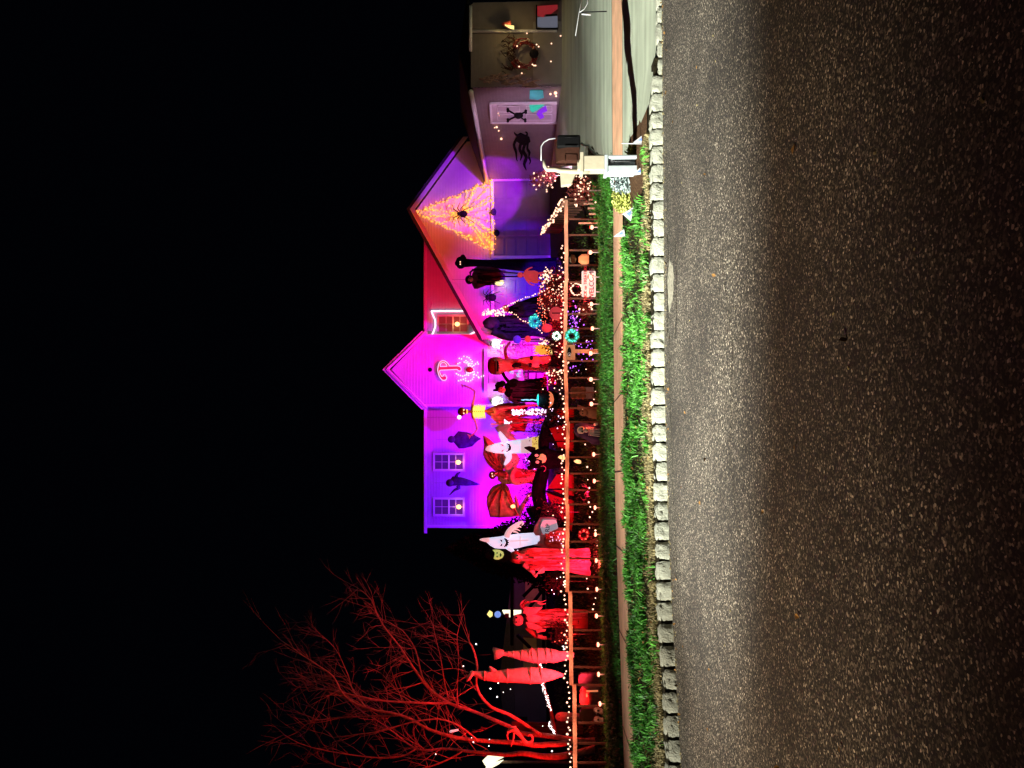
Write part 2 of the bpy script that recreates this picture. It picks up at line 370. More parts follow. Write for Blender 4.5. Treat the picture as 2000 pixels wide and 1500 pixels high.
fenced = interp([(-9, 15.3), (-7.6, 16.2), (-6.67, 17.0), (-4.8, 17.6), (-3.0, 18.2), (0, 18.5), (4.5, 18.5)])
gl = interp([(0, .2), (15, .21), (18.7, .23), (22, .62), (25, .98), (28, 1.3), (33, 1.42), (60, 1.5), (90, 1.6)])
gr_ = interp([(0, .2), (15, .22), (18, .5), (22, 1.06), (28, 1.36), (33, 1.42), (60, 1.5), (90, 1.6)])
def G(x, y):
    if y < kerb(x): return 0
    sn = sw_n(x)
    if y < sn:
        k0 = .14-.105*min(1, max(0, (x-3.85)/.5)); return k0+(.2-k0)*(y-kerb(x))/max(.1, sn-kerb(x))
    t = min(1, max(0, (x-3.9)/1.2)); a = gl(max(y, 15)) if y > 15 else .205; b = gr_(max(y, 15)) if y > 15 else .205
    return a+(b-a)*t
def strip(name, fa, fb, m, n=6, off=0, xs=None, noise=0, zf=None):
    xs = xs if xs is not None else np.concatenate([np.linspace(-60, -12, 10), np.linspace(-11, 12, 70), np.linspace(14, 60, 10)])
    mb = MB(); vs = []; fs = []
    for i, x in enumerate(xs):
        for j in range(n+1):
            t = j/n; y = fa(x)*(1-t)+fb(x)*t; z = (zf(x, y) if zf else G(x, min(max(y, fa(x)+1e-4), fb(x)-1e-4)))+off+random.uniform(-noise, noise); vs.append((x, y, z))
    for i in range(len(xs)-1):
        for j in range(n): a = i*(n+1)+j; fs.append((a, a+n+1, a+n+2, a+1))
    return mb.add(vs, fs).build(name, m, None, True)
struct(strip('road', lambda x: -40, kerb, 'asphalt', 4, zf=lambda x, y: 0))
struct(strip('verge', kerb, sw_n, 'soil', 10, -.004))
sw = struct(strip('pavement', sw_n, sw_f, 'sidewalk', 3, .012))
struct(strip('lawn_ground', sw_f, lambda x: 120, 'soil', 90, 0))
# far ground out to the horizon
mb = MB(); mb.add([(-900, -900, -.3), (900, -900, -.3), (900, 900, -.3), (-900, 900, -.3)], [(0, 1, 2, 3)]); struct(mb.build('ground', 'soil'))
# pavement joints
for k, yp in enumerate((637, 775, 918, 1062, 1212, 1368)):
    vm = 1215+(yp-600)*.012; x0 = -(yp-750)/F*13.9
    a = (x0+.10, sw_n(x0)+.01); b = (x0-.12, sw_f(x0)-.01); j = MB(); 
    vs = []
    for t in (0, .33, .66, 1):
        x = a[0]+(b[0]-a[0])*t; y = a[1]+(b[1]-a[1])*t; z = G(x, y)+.0165; vs += [(x-.012, y, z), (x+.012, y, z)]
    j.add(vs, [(0, 1, 3, 2), (2, 3, 5, 4), (4, 5, 7, 6)]); j.build('joint', 'dark', sw)
# driveway and its apron
de = interp([(10, 3.75), (13, 3.75), (14.8, 3.9), (18, 5.0), (22, 6.1), (28, 7.1)])
def drive(name, y0, y1, off, n):
    mb = MB(); vs = []; fs = []; K = 16
    for i in range(n+1):
        for j in range(K+1):
            t = i/n; x = 0
            for _ in range(3):
                y = y0(x)+(y1(x)-y0(x))*t; x = de(y)+(16-de(y))*j/K
            vs.append((x, y, G(x, y+1e-3)+off))
    for i in range(n):
        for j in range(K): a = i*(K+1)+j; fs.append((a, a+1, a+K+2, a+K+1))
    return struct(mb.add(vs, fs).build(name, 'driveway', None, True))
drive('driveway', lambda x: sw_f(x)+.01, lambda x: 27.9, .016, 24)
drive('driveway_apron', lambda x: kerb(x)+.13, lambda x: sw_n(x)-.01, .014, 6)
# planting bed around the mailbox
mb = MB(); ring = [(2.75, 11.0), (3.1, 10.6), (3.75, 10.55), (3.95, 11.2), (4.0, 12.6), (3.5, 13.0), (2.9, 12.9), (2.6, 12.0)]
ctr = (3.1, 11.7); vs = [(*ctr, G(*ctr)+.09)]+[(x, y, G(x, y)+.008) for x, y in ring]
mb.add(vs, [(0, i+1, (i+1) % 8+1) for i in range(8)]); struct(mb.build('planting_bed', 'mulch', None, True), 'structure')

# worn concrete patch at the gutter and cracks in the road
mb = MB(); ring = []
for k in range(28):
    a = 2*PI*k/28; q_ = random.uniform(.82, 1.12); ring.append((1.22+.31*math.cos(a)*(1+.1*math.sin(3*a))*q_, 9.52+.24*math.sin(a)*q_, .006))
mb.add(ring, [tuple(range(28))]); mat('patch', (.30, .28, .22), .9, .6, 22, .8, 50); struct(mb.build('road_patch', 'patch'))
def crack(pts, w_):
    mb = MB(); vs = []
    P_ = []
    for (x0, y0), (x1, y1) in zip(pts[:-1], pts[1:]):
        n = max(2, int(math.hypot(x1-x0, y1-y0)/.06)); P_ += [(x0+(x1-x0)*i/n+random.gauss(0, .012), y0+(y1-y0)*i/n+random.gauss(0, .012)) for i in range(n)]
    P_.append(pts[-1])
    for k, (x, y) in enumerate(P_):
        ww = w_*random.uniform(.3, 1.2); vs += [(x, y-ww, .0045), (x, y+ww, .0045)]
    mb.add(vs, [(2*k, 2*k+2, 2*k+3, 2*k+1) for k in range(len(P_)-1)]); struct(mb.build('road_crack', 'soil'))
crack([(1.9, 9.78), (1.55, 9.70), (1.25, 9.80), (.9, 9.72), (.6, 9.80)], .018)
crack([(1.7, 9.15), (1.3, 9.12), (.8, 9.10), (.5, 9.2)], .014)
crack([(-6.5, 8.0), (-4.6, 8.35), (-3.2, 8.75), (-1.6, 9.25), (0, 9.6), (.6, 9.62)], .008)
crack([(2.2, 9.75), (3.6, 9.85), (5.2, 9.98), (7.5, 10.1)], .008)
crack([(-1.2, 6.2), (-.6, 6.5), (.3, 6.4), (1.1, 6.8)], .006)

# kerb of granite blocks
kb = bpy.data.objects.new('kerb', None); COL.objects.link(kb); kb['kind'] = 'structure'; PL['kerb'] = Vector((0, 0, 0))
x = -7.2; k = 0
while x < 8.2:
    L = random.uniform(.225, .252); x2 = x+L*.985; xm = (x+x2)/2; y = kerb(xm)
    ang = math.atan2(kerb(x2)-kerb(x), x2-x); low = xm > 4.15
    h = (.06 if low else .150)+random.uniform(-.014, .012); dep = .16 if low else .22
    mb = MB(); nx = 6; ny = 4; nz = 4; pts = []
    gap = .022
    # subdivided box with rough faces
    def addface(o, u, w2, nu, nw):
        vs = []; fs = []
        for i in range(nu+1):
            for j in range(nw+1):
                p = o+u*(i/nu)+w2*(j/nw); vs.append(p)
        for i in range(nu):
            for j in range(nw): a = i*(nw+1)+j; fs.append((a, a+1, a+nw+2, a+nw+1))
        mb.add(vs, fs)
    rot = Matrix.Rotation(ang+random.uniform(-.012, .012), 3, 'Z'); ll = L-gap
    o = Vector((-ll/2, 0, 0)); X = Vector((ll, 0, 0)); Y = Vector((0, dep, 0)); Z = Vector((0, 0, h))
    addface(o, X, Z, nx, nz); addface(o+Z, X, Y, nx, ny); addface(o, Y, Z, ny, nz); addface(o+X, Y, Z, ny, nz); addface(o+Y, X, Z, nx, nz)
    jf = {}
    out = []
    for p in mb.v:
        key = (round(p[0], 3), round(p[1], 3), round(p[2], 3))
        if key not in jf: jf[key] = Vector((random.gauss(0, .004), random.gauss(0, .0068), random.gauss(0, .005)))
        q = Vector(p)+jf[key]
        # round the edges
        ex = abs(q.x)/(ll/2); q.y += .012*max(0, ex-.7)/.3; q.z -= .014*(max(0, ex-.8)/.2) if q.z > h*.7 else 0
        if q.z > h*.85 and q.y < .02: q.y += .012
        q = rot @ q; out.append((q.x+xm, q.y+y-.01+random.uniform(-.0, .0), q.z-.004))
    mb.v = out
    mb.build('kerb_stone', 'kerb_stone', kb, True, 0); x += L; k += 1
mb = MB(); xs = np.linspace(-7.3, 8.3, 60)
for a, b in zip(xs[:-1], xs[1:]):
    for q in (0,):
        h0 = .03 if a > 4.1 else .10
        mb.add([(a, kerb(a)+.03, -.02), (b, kerb(b)+.03, -.02), (b, kerb(b)+.03, h0), (a, kerb(a)+.03, h0), (b, kerb(b)+.3, h0), (a, kerb(a)+.3, h0)], [(0, 1, 2, 3), (3, 2, 4, 5)])
mb.build('mortar_bed', 'soil', kb)

# grass
def grass(name, n, area, m, hmin, hmax, wd, dens=None, lean=.5):
    vs = np.zeros((n*5, 3)); k = 0; tries = 0
    while k < n and tries < n*6:
        tries += 1; x, y = area()
        if dens is not None and random.random() > dens(x, y): continue
        h = random.uniform(hmin, hmax); a = random.uniform(0, 2*PI); l = h*random.uniform(.1, lean); w2 = wd*random.uniform(.6, 1.2)
        b = random.uniform(0, 2*PI); cx, sx = math.cos(a)*w2/2, math.sin(a)*w2/2; dx, dy = math.cos(b)*l, math.sin(b)*l; z = G(x, y)-.005
        vs[k*5:k*5+5] = [(x-cx, y-sx, z), (x+cx, y+sx, z), (x-cx*.8+dx*.35, y-sx*.8+dy*.35, z+h*.6), (x+cx*.8+dx*.35, y+sx*.8+dy*.35, z+h*.6), (x+dx, y+dy, z+h*(.95 if l < h*.3 else .8))]; k += 1
    vs = vs[:k*5]; i = np.arange(k)*5
    quads = np.stack([i, i+1, i+3, i+2], 1); tris = np.stack([i+2, i+3, i+4], 1)
    me = bpy.data.meshes.new(name); me.from_pydata(vs.tolist(), [], quads.tolist()+tris.tolist()); me.materials.append(M[m]); me.update()
    o = bpy.data.objects.new(name, me); COL.objects.link(o); o['kind'] = 'stuff'; return o
from mathutils import noise as mnoise
def clump(x, y, s=1.0, t=0.0):
    return .5+1.5*(mnoise.noise(Vector((x*2.1*s, y*2.6*s, 3.3)))+.6*mnoise.noise(Vector((x*6.1*s, y*7*s, 9.1)))-t*.3)
def in_bed(x, y): return 2.6 < x and y > 10.75
def a_verge():
    while 1:
        x = random.uniform(-7.6, 3.3); y = random.uniform(kerb(x)+.26, sw_n(x)-.05)
        if not in_bed(x, y): return x, y
def a_dry():
    while 1:
        x = random.uniform(-7.6, 3.4); y = kerb(x)+.2+abs(random.gauss(0, .34))
        if not (in_bed(x, y) and y > 10.5): return x, y
def a_edge(): x = random.uniform(-7.6, 2.3); return x, sw_n(x)-abs(random.gauss(0, .06))
def a_lawn(): x = random.uniform(-9.5, 4.6); return x, random.uniform(sw_f(x)+.06, fenced(x)+.3)
def a_lawn2(): x = random.uniform(-11, 4.3); return x, random.uniform(fenced(x), 27)
# tufts: each a fan of blades
def tufts(name, n, area, m, dens, hmin, hmax, wd, spread):
    cs = []
    while len(cs) < n:
        x, y = area()
        if random.random() < dens(x, y): cs.append((x, y, random.uniform(.6, 1.25)))
    it = iter([c for c in cs for _ in range(14)])
    def nxt():
        c = next(it, None)
        if c is None: c = random.choice(cs)
        return c[0]+random.gauss(0, spread), c[1]+random.gauss(0, spread)
    return grass(name, n*14, nxt, m, hmin, hmax, wd, None, 1.5)
tufts('grass', 1000, a_verge, 'grass', lambda x, y: min(1, max(0, (clump(x, y)-.72)*4))*(.3 if y < kerb(x)+.8 else 1), .06, .15, .020, .055)
grass('ground_cover', 9000, a_verge, 'grass_olive', .02, .07, .012, lambda x, y: min(1, max(.12, clump(x, y, 1.3)-.4)), 1.2)
grass('dry_grass', 15000, a_dry, 'grass_dry', .03, .08, .012, lambda x, y: max(0, clump(x, y, 1.4)), 1.4)
grass('edge_grass', 4000, a_edge, 'grass_dry', .02, .05, .010, None, 1.0)
grass('lawn_grass', 30000, a_lawn, 'grass_olive', .04, .09, .015, lambda x, y: max(.25, clump(x, y, .9)), 1.0)
tufts('lawn_tufts', 2400, a_lawn, 'grass', lambda x, y: min(1, max(0, (clump(x, y, 1.1)-.5)*3))*(1 if x > 0 else .3), .05, .13, .019, .06)
grass('yard_grass', 16000, a_lawn2, 'grass_olive', .05, .11, .03, None, .9)
# fallen leaves
mat('fallen_leaf', (.22, .12, .04), .8, .4, 9, 0, island=.6)
mb = MB()
for i in range(900):
    if i < 520: x, y = a_verge()
    elif i < 760: x, y = a_lawn()
    elif i < 850: x = random.uniform(-6, 7); y = kerb(x)-abs(random.gauss(0, .25))
    else: x = random.uniform(-4, 5); y = random.uniform(3.5, 9.8)
    if i >= 850 and random.random() < .5: continue
    z = G(x, y)+(random.uniform(.02, .07) if i < 760 else .012); q = Vector((x, y, z)); a = Vector((random.gauss(0, 1), random.gauss(0, 1), random.gauss(0, .4))).normalized()*random.uniform(.012, .034); w_ = a.cross(Vector((random.gauss(0, .4), random.gauss(0, .4), 1))).normalized()*a.length*.6
    mb.add([q-a, q-w_+Vector((0, 0, .006)), q+a, q+w_+Vector((0, 0, .006))], [(0, 1, 2, 3)])
struct(mb.build('fallen_leaves', 'fallen_leaf'), 'stuff')
# gutter litter
mb = MB()
for i in range(420):
    x = random.uniform(-6, 6); y = kerb(x)-abs(random.gauss(0, .10)); s = random.uniform(.004, .014)
    mb.box((x, y, s*.3+.001), (s*1.6, s, s*.5), random.uniform(0, 3))
for i in range(60):
    x = random.uniform(-3.5, 4); y = random.uniform(2.5, 9.5); s = random.uniform(.004, .012); mb.box((x, y, s*.3+.002), (s*2, s, s*.5), random.uniform(0, 3))
struct(mb.build('gutter_grit', 'grass_dry'), 'stuff')

# ------------------------------------------------------------------ main house
def planks(mb, poly, d, step=.115, lap=.030, sub=None):
    """lapped siding boards filling a wall outline given in world x, z at depth d"""
    from math import inf
    zs = [p[1] for p in poly]; z = min(zs); top = max(zs)
    def span(zz):
        xs = []
        for (x1, z1), (x2, z2) in zip(poly, poly[1:]+poly[:1]):
            if (z1 <= zz < z2) or (z2 <= zz < z1): xs.append(x1+(zz-z1)/(z2-z1)*(x2-x1))
        return (min(xs), max(xs)) if len(xs) > 1 else None
    while z < top-.01:
        z2 = min(z+step, top-.002); a = span(z+.001); b = span(z2-.001)
        if a and b:
            mb.add([(a[0], d-lap, z), (a[1], d-lap, z), (b[1], d, z2), (b[0], d, z2), (a[0], d, z), (a[1], d, z)], [(0, 1, 2, 3), (4, 5, 1, 0)])
        z += step
def xz(v, y, d): p = P(v, y, d); return (p.x, p.z)
D1 = 33.0
H = thing('main_house', 'two storey house with purple and magenta lit siding behind the display', 'house', (0, D1, 1.4))
zb = 1.35; ze = xz(832, 750, D1)[1]; xl = xz(832, 1030, D1)[0]; xr = xz(832, 498, D1)[0]
part(H, 'wall', 'siding', lambda b: planks(b, [(xl, zb), (xr+3, zb), (xr+3, ze), (xl, ze)], D1, .13), False)
part(H, 'side_wall', 'siding', lambda b: b.box(((xl+xr+3)/2, D1+4.1, (zb+ze)/2), (xr+3-xl-.04, 8, ze-zb-.01)), False)
# projecting front gable bay
DG = 32.4; gx1, gx2 = xz(832, 797, DG)[0], xz(832, 650, DG)[0]; gzt = xz(759, 722, DG)[1]; gze = xz(830, 722, DG)[1]; gxm = xz(759, 722, DG)[0]
part(H, 'gable_wall', 'siding', lambda b: (planks(b, [(gx1+.12, zb), (gx2-.12, zb), (gx2-.12, gze+.02), (gxm, gzt-.12), (gx1+.12, gze+.02)], DG, .13), b.box(((gx1+gx2)/2, DG+.35, (zb+gze)/2), (gx2-gx1-.3, .68, gze-zb-.1))), False)
def gable_roof(b):
    for sx in (-1, 1):
        e = gx1-.05 if sx < 0 else gx2+.05
        a = Vector((gxm, DG-.3, gzt+.06)); c = Vector((e, DG-.3, gze-.04)); b.add([a, c, c+Vector((0, 1.5, 0)), a+Vector((0, 1.5, 0)), a+Vector((0, 0, .14)), c+Vector((0, 0, .14)), c+Vector((0, 1.5, .14)), a+Vector((0, 1.5, .14))], [(0, 1, 2, 3), (4, 7, 6, 5), (0, 4, 5, 1), (1, 5, 6, 2), (2, 6, 7, 3)])
rf = part(H, 'gable_roof', 'trim', gable_roof, False)
part(rf, 'rake_board', 'trim', lambda b: [b.tube([(gxm, DG-.34, gzt-.02), (gx1 if s < 0 else gx2, DG-.34, gze-.12)], .07, 4) for s in (-1, 1)], False)
part(H, 'gable_vent', 'dark', lambda b: b.ball(P(840, 722, DG-.04), .09, 12, (1, .3, 1)))
part(H, 'roof', 'shingle', lambda b: b.add([(xl-.3, D1-.35, ze+.02), (xr+3.3, D1-.35, ze+.02), (xr+3.3, D1+4, ze+.9), (xl-.3, D1+4, ze+.9), (xl-.3, D1+8.4, ze), (xr+3.3, D1+8.4, ze)], [(0, 1, 2, 3), (3, 2, 5, 4)]), False)
part(H, 'fascia', 'trim', lambda b: [b.box(((xl+gx1)/2-.1, D1-.3, ze-.02), (gx1-xl+.2, .03, .15)), b.box(((gx2+xr)/2+1.5, D1-.3, ze-.02), (xr-gx2+3, .03, .15))], False)
for s, (xa) in ((1, gx1+.12), (1, gx2-.12)):
    part(H, 'corner_board', 'trim', lambda b: b.box((xa, DG-.01, (zb+gze)/2), (.1, .1, gze-zb)), False)
part(H, 'corner_board', 'trim', lambda b: b.box((xl+.05, D1-.03, (zb+ze)/2), (.11, .06, ze-zb)), False)
def window(par, v0, v1, y0, y1, d, rows=(2, 2), pane='glass_dark', lit=None, shutters=True):
    a = P(v0, y1, d); b = P(v1, y0, d); x0, x1, z0, z1 = a.x, b.x, b.z, a.z; cx, cz = (x0+x1)/2, (z0+z1)/2; W = x1-x0; Hh = z1-z0
    fr = part(par, 'window', 'trim', lambda b: [b.box((x0-.04, d-.06, cz), (.09, .06, Hh+.18)), b.box((x1+.04, d-.06, cz), (.09, .06, Hh+.18)), b.box((cx, d-.055, z1+.05), (W, .07, .08)), b.box((cx, d-.065, z0-.05), (W+.2, .1, .08)), b.box((cx, d-.05, cz), (W, .05, .06))], False)
    part(fr, 'pane', pane, lambda b: b.box((cx, d-.028, cz), (W, .01, Hh)), False)
    part(fr, 'muntin', 'trim', lambda b: [b.box((x0+W*i/2, d-.04, cz), (.022, .012, Hh)) for i in (1,)]+[b.box((cx, d-.041, z0+Hh*j/4), (W, .012, .02)) for j in (1, 3)], False)
    if lit:
        part(fr, 'candle', 'candle', lambda b: b.ball(P(lit[0], lit[1], d-.08), .10, 10, (1, .4, 1.1)))
        point('window_candle_light', P(lit[0], lit[1], d-.2), (1, .35, .12), 6, .05)
    return fr
mat('pane_violet', (.05, .02, .1), .3, .3, 3, 0, em=(.12, .01, .22), ems=.35)
window(H, 850, 904, 888, 916, D1, pane='pane_violet', lit=(895, 903))
window(H, 850, 904, 975, 1004, D1, pane='pane_violet', lit=(896, 990))
window(H, 858, 912, 618, 648, D1, pane='pane_red', lit=(893, 633))
# ground floor: door, sidelights, pilasters
def grd(b):
    a = P(955, 757, DG); c = P(1058, 700, DG); b.box(((a.x+c.x)/2, DG-.05, (a.z+c.z)/2), (c.x-a.x, .08, a.z-c.z))
dr = part(H, 'front_door', 'siding_red', grd, False)
part(dr, 'door_panel', 'trim', lambda b: [b.box((P(985, yy, DG).x, DG-.10, P(985+q, yy, DG).z), (.42, .02, .75)) for yy in (718, 740) for q in (0, 45)], False)
for yy in (694, 753):
    part(H, 'pilaster', 'trim', lambda b: b.box((P(985, yy, DG).x, DG-.10, P(1000, yy, DG).z), (.17, .16, 2.1)), False)
part(H, 'door_head', 'trim', lambda b: b.box((P(950, 724, DG).x, DG-.14, P(950, 724, DG).z), (1.75, .24, .14)), False)
# sconces left and right of the door
for k, (v, y, lab) in enumerate(((972, 672, 'blazing white wall lamp right of the front door beside the clown'), (972, 784, 'blazing white wall lamp left of the front door behind the witch'))):
    p = P(v, y, DG-.16)
    lt = thing('wall_lamp', lab, 'wall lamp', p, 'white lamps beside the front door')
    part(lt, 'lamp_globe', 'white_glow', lambda b: b.ball(p, .19, 10, (1, .8, 1.3)))
    part(lt, 'lamp_bracket', 'dark', lambda b: (b.tube([p+Vector((0, 0, .22)), p+Vector((0, .14, .3))], .02, 6), b.ball(p+Vector((0, 0, .27)), .12, 10, (1, 1, .25))))
    point('wall_lamp_light', p+Vector((0, -.15, 0)), (1, .92, .95), 24, .12)
# small bushes of light under the sconces
mat('leaf_white', (.6, .58, .6), .6, .2, 9, 0, island=.4)
def leaves(mb, c, r, n, s, sq=(1, 1, 1), shell=.35):
    c = Vector(c)
    for i in range(n):
        u = Vector((random.gauss(0, 1), random.gauss(0, 1), random.gauss(0, 1))).normalized()*r*random.uniform(shell, 1)
        p = c+Vector((u.x*sq[0], u.y*sq[1], u.z*sq[2])); a = Vector((random.gauss(0, 1), random.gauss(0, 1), random.gauss(0, 1))).normalized()*s; b2 = a.orthogonal().normalized()*s*.45
        mb.add([p-a, p-b2, p+a, p+b2], [(0, 1, 2, 3)])
    return mb
for (v, y, lab) in ((1000, 674, 'pale lit shrub under the wall lamp nearest the garage'), (1005, 792, 'pale lit shrub under the wall lamp behind the tall skeleton')):
    c = P(v, y, DG-.9); t = thing('shrub', lab, 'shrub', (c.x, c.y, G(c.x, c.y)), 'shrubs by the front door')
    part(t, 'foliage', 'leaf_white', lambda b: leaves(b, c, .6, 900, .06, (1, .8, 1.3)), False)
    part(t, 'stem', 'bark', lambda b: b.tube([(c.x, c.y, G(c.x, c.y)-.05), c], .04))

# rope-light frame on the red wall
t = thing('rope_light', 'white rope light outlining three sides of the red upper window', 'rope light', P(880, 657, D1-.1))
seg = [(913, 607.5), (842, 607.5)]; seg2 = [(842, 607.5), (850, 625), (850, 640), (843, 655)]; seg3 = [(838, 656.5), (912, 656.5), (925, 650), (941, 636)]
for sg in (seg, seg2, seg3):
    part(t, 'light_strand', 'bulb_pink', lambda b: b.tube([P(v+random.uniform(-.5, .5), y+random.uniform(-.5, .5), D1-.1) for v, y in along(sg, 2.5)], .028, 5))

# neon team letter P
def ribbon(path, wid):
    L, Rr = [], []
    for i, (v, y) in enumerate(path):
        a = path[max(i-1, 0)]; b = path[min(i+1, len(path)-1)]; dv, dy = b[0]-a[0], b[1]-a[1]; q = math.hypot(dv, dy) or 1
        w2 = wid[i] if hasattr(wid, '__len__') else wid
        L.append((v-dy/q*w2, y+dv/q*w2)); Rr.append((v+dy/q*w2, y-dv/q*w2))
    return L+Rr[::-1]
PD = DG-.18
def q4(pts): return [(840+a/16.67, 690+b/16.67) for a, b in pts]
outer = q4([(630, 410), (590, 340), (540, 290), (480, 250), (400, 240), (340, 270), (290, 330), (265, 420), (245, 540), (265, 640), (300, 750), (350, 830), (410, 880), (480, 890), (530, 850), (545, 790), (520, 730), (480, 690), (440, 690), (425, 740), (385, 755), (345, 700), (315, 630), (310, 570), (340, 550), (880, 525), (920, 570), (960, 590), (1005, 575), (1020, 520), (1000, 460), (950, 420), (900, 410)])
inner = q4([(330, 430), (325, 390), (350, 330), (400, 295), (460, 300), (510, 340), (550, 410), (545, 425)])
t = thing('neon_letter', 'red neon letter P with pale outline on the front gable', 'neon sign', P(880, 720, PD))
def neonface(b):
    st = q4([(300, 490), (500, 490), (700, 480), (880, 470), (950, 490), (970, 540)]); o1 = ribbon(st, [2.6, 2.9, 2.9, 2.9, 3.1, 2.6]); slab(b, o1, PD, .04)
    sw_ = q4([(600, 390), (540, 310), (440, 265), (350, 300), (295, 400), (275, 540), (300, 650), (350, 760), (420, 830), (480, 800), (490, 760)]); slab(b, ribbon(sw_, [1.2, 1.3, 1.4, 1.6, 1.6, 1.6, 1.6, 1.8, 2.6, 3, 2.6]), PD+.005, .03)
part(t, 'letter_face', 'neon_red', neonface, False)
part(t, 'tube_outline', 'neon_pink', lambda b: (b.tube([P(v, y, PD-.03) for v, y in outer+outer[:1]], .018, 6), b.tube([P(v, y, PD-.03) for v, y in inner+inner[:1]], .016, 6)))

# spider of light bulbs on the gable
t = thing('light_spider', 'spider made of white bulbs around a dark red body under the neon P', 'light decoration', P(918, 722, DG-.15))
sp = [(1100, 100), (1200, 120), (1270, 150), (1320, 210), (1370, 270), (1360, 340), (1420, 395), (950, 165), (1025, 185), (1165, 240), (1110, 285), (1175, 310), (1225, 285), (965, 310), (905, 340), (1240, 350), (1290, 330), (1250, 400), (1310, 400), (1370, 430), (1410, 520), (1430, 600), (1440, 680), (860, 665), (920, 700), (990, 725), (1060, 745), (1130, 720), (1190, 700), (1250, 715), (1150, 820), (1080, 845), (1005, 870), (930, 895), (1160, 895), (1240, 910), (1320, 890), (1380, 845), (1415, 780), (1410, 700), (1510, 720), (1570, 770), (1590, 800), (1670, 755), (1745, 730), (1810, 690), (1550, 630), (1480, 350), (1540, 290), (1570, 350), (1200, 640), (1260, 650), (1320, 640), (1380, 620)]
bulbset(t, 'bulb_pink', lambda b: [b.ball(P(840+a/16.67, 690+c/16.67, DG-.14), .030, 6) for a, c in sp])
part(t, 'spider_body', 'dark_red_gloss', lambda b: b.ball(P(917, 722, DG-.2), .13, 14, (.95, .7, 1.3)))
part(t, 'wire', 'dark', lambda b: [b.tube([P(840+a/16.67, 690+c/16.67, DG-.15) for a, c in q], .006, 4) for q in (sp[0:7], sp[7:9], sp[9:13], sp[13:15], sp[23:30], sp[30:34], sp[34:40], sp[40:46])])

# ------------------------------------------------------------------ garage and its wing
D2 = 28.0
GA = thing('garage', 'grey sided garage with tall lit gable and side wing', 'garage', (5, D2, 1.35))
ap = xz(804, 413, D2); le = xz(943, 664, D2); re = xz(906, 274, D2); cl = xz(960, 640, D2); zb2 = 1.34
wl = xz(960, 655, D2)[0]; wr = P(960, 276, D2).x
xlft = wl+.05
poly = [(xlft, zb2), (wr, zb2), (wr, re[1]-.1), (ap[0], ap[1]-.15), (xlft, le[1]-.06)]
part(GA, 'gable_wall', 'siding', lambda b: planks(b, poly, D2, .105, .03), False)
part(GA, 'side_wall', 'siding', lambda b: b.add([(xlft, D2, zb2), (xlft, D1, zb2), (xlft, D1, le[1]), (xlft, D2, le[1]), (wr, D2, zb2), (wr, D1, zb2), (wr, D1, re[1]-.1), (wr, D2, re[1]-.1)], [(0, 1, 2, 3), (4, 5, 6, 7)]), False)
def groof(b):
    for e, q in ((le, -1), (re, 1)):
        a = Vector((ap[0], D2-.38, ap[1])); ex = e[0]+q*.0; c = Vector((ex, D2-.38, e[1])); Y = Vector((0, D1-D2+.4, 0)); Z = Vector((0, 0, .12))
        b.add([a, c, c+Y, a+Y, a+Z, c+Z, c+Y+Z, a+Y+Z], [(0, 1, 2, 3), (4, 7, 6, 5), (0, 4, 5, 1), (1, 5, 6, 2)])
grf = part(GA, 'roof', 'shingle', groof, False)
def rake(b):
    for e in (le, re):
        a = Vector((ap[0], D2-.40, ap[1]-.02)); c = Vector((e[0], D2-.40, e[1]-.02)); n = Vector((0, 0, -.17)); b.add([a, c, c+n, a+n, a+Vector((0, -.03, 0)), c+Vector((0, -.03, 0)), c+n+Vector((0, -.03, 0)), a+n+Vector((0, -.03, 0))], [(4, 5, 6, 7), (3, 2, 6, 7), (0, 1, 5, 4), (1, 2, 6, 5)])
part(grf, 'rake_board', 'trim', rake, False)
part(grf, 'soffit', 'trim', lambda b: [b.add([(ap[0], D2-.38, ap[1]-.01), (e[0], D2-.38, e[1]-.01), (e[0], D2, e[1]-.01), (ap[0], D2, ap[1]-.01)], [(0, 1, 2, 3)]) for e in (le, re)], False)
# garage doors
def gdoor(y0, y1):
    a = P(965, y1, D2); b_ = P(1073, y0, D2); W = b_.x-a.x; n = 5; hh = (a.z-zb2)/n
    o = part(GA, 'garage_door', 'garage_paint', lambda b: b.box(((a.x+b_.x)/2, D2-.055, (a.z+zb2)/2), (W, .05, a.z-zb2)), False)
    cols = max(2, round(W/.62))
    part(o, 'door_panel', 'garage_paint', lambda b: [b.box((a.x+W*(i+.5)/cols, D2-.088, zb2+hh*(j+.5)), (W/cols-.09, .016, hh-.10)) for i in range(cols) for j in range(n)], False, .008)
    part(GA, 'door_frame', 'trim', lambda b: [b.box((a.x-.05, D2-.06, (a.z+zb2)/2), (.09, .08, a.z-zb2)), b.box((b_.x+.05, D2-.06, (a.z+zb2)/2), (.09, .08, a.z-zb2)), b.box(((a.x+b_.x)/2, D2-.06, a.z+.05), (W+.2, .08, .10))], False)
gdoor(354, 500); gdoor(514, 640)
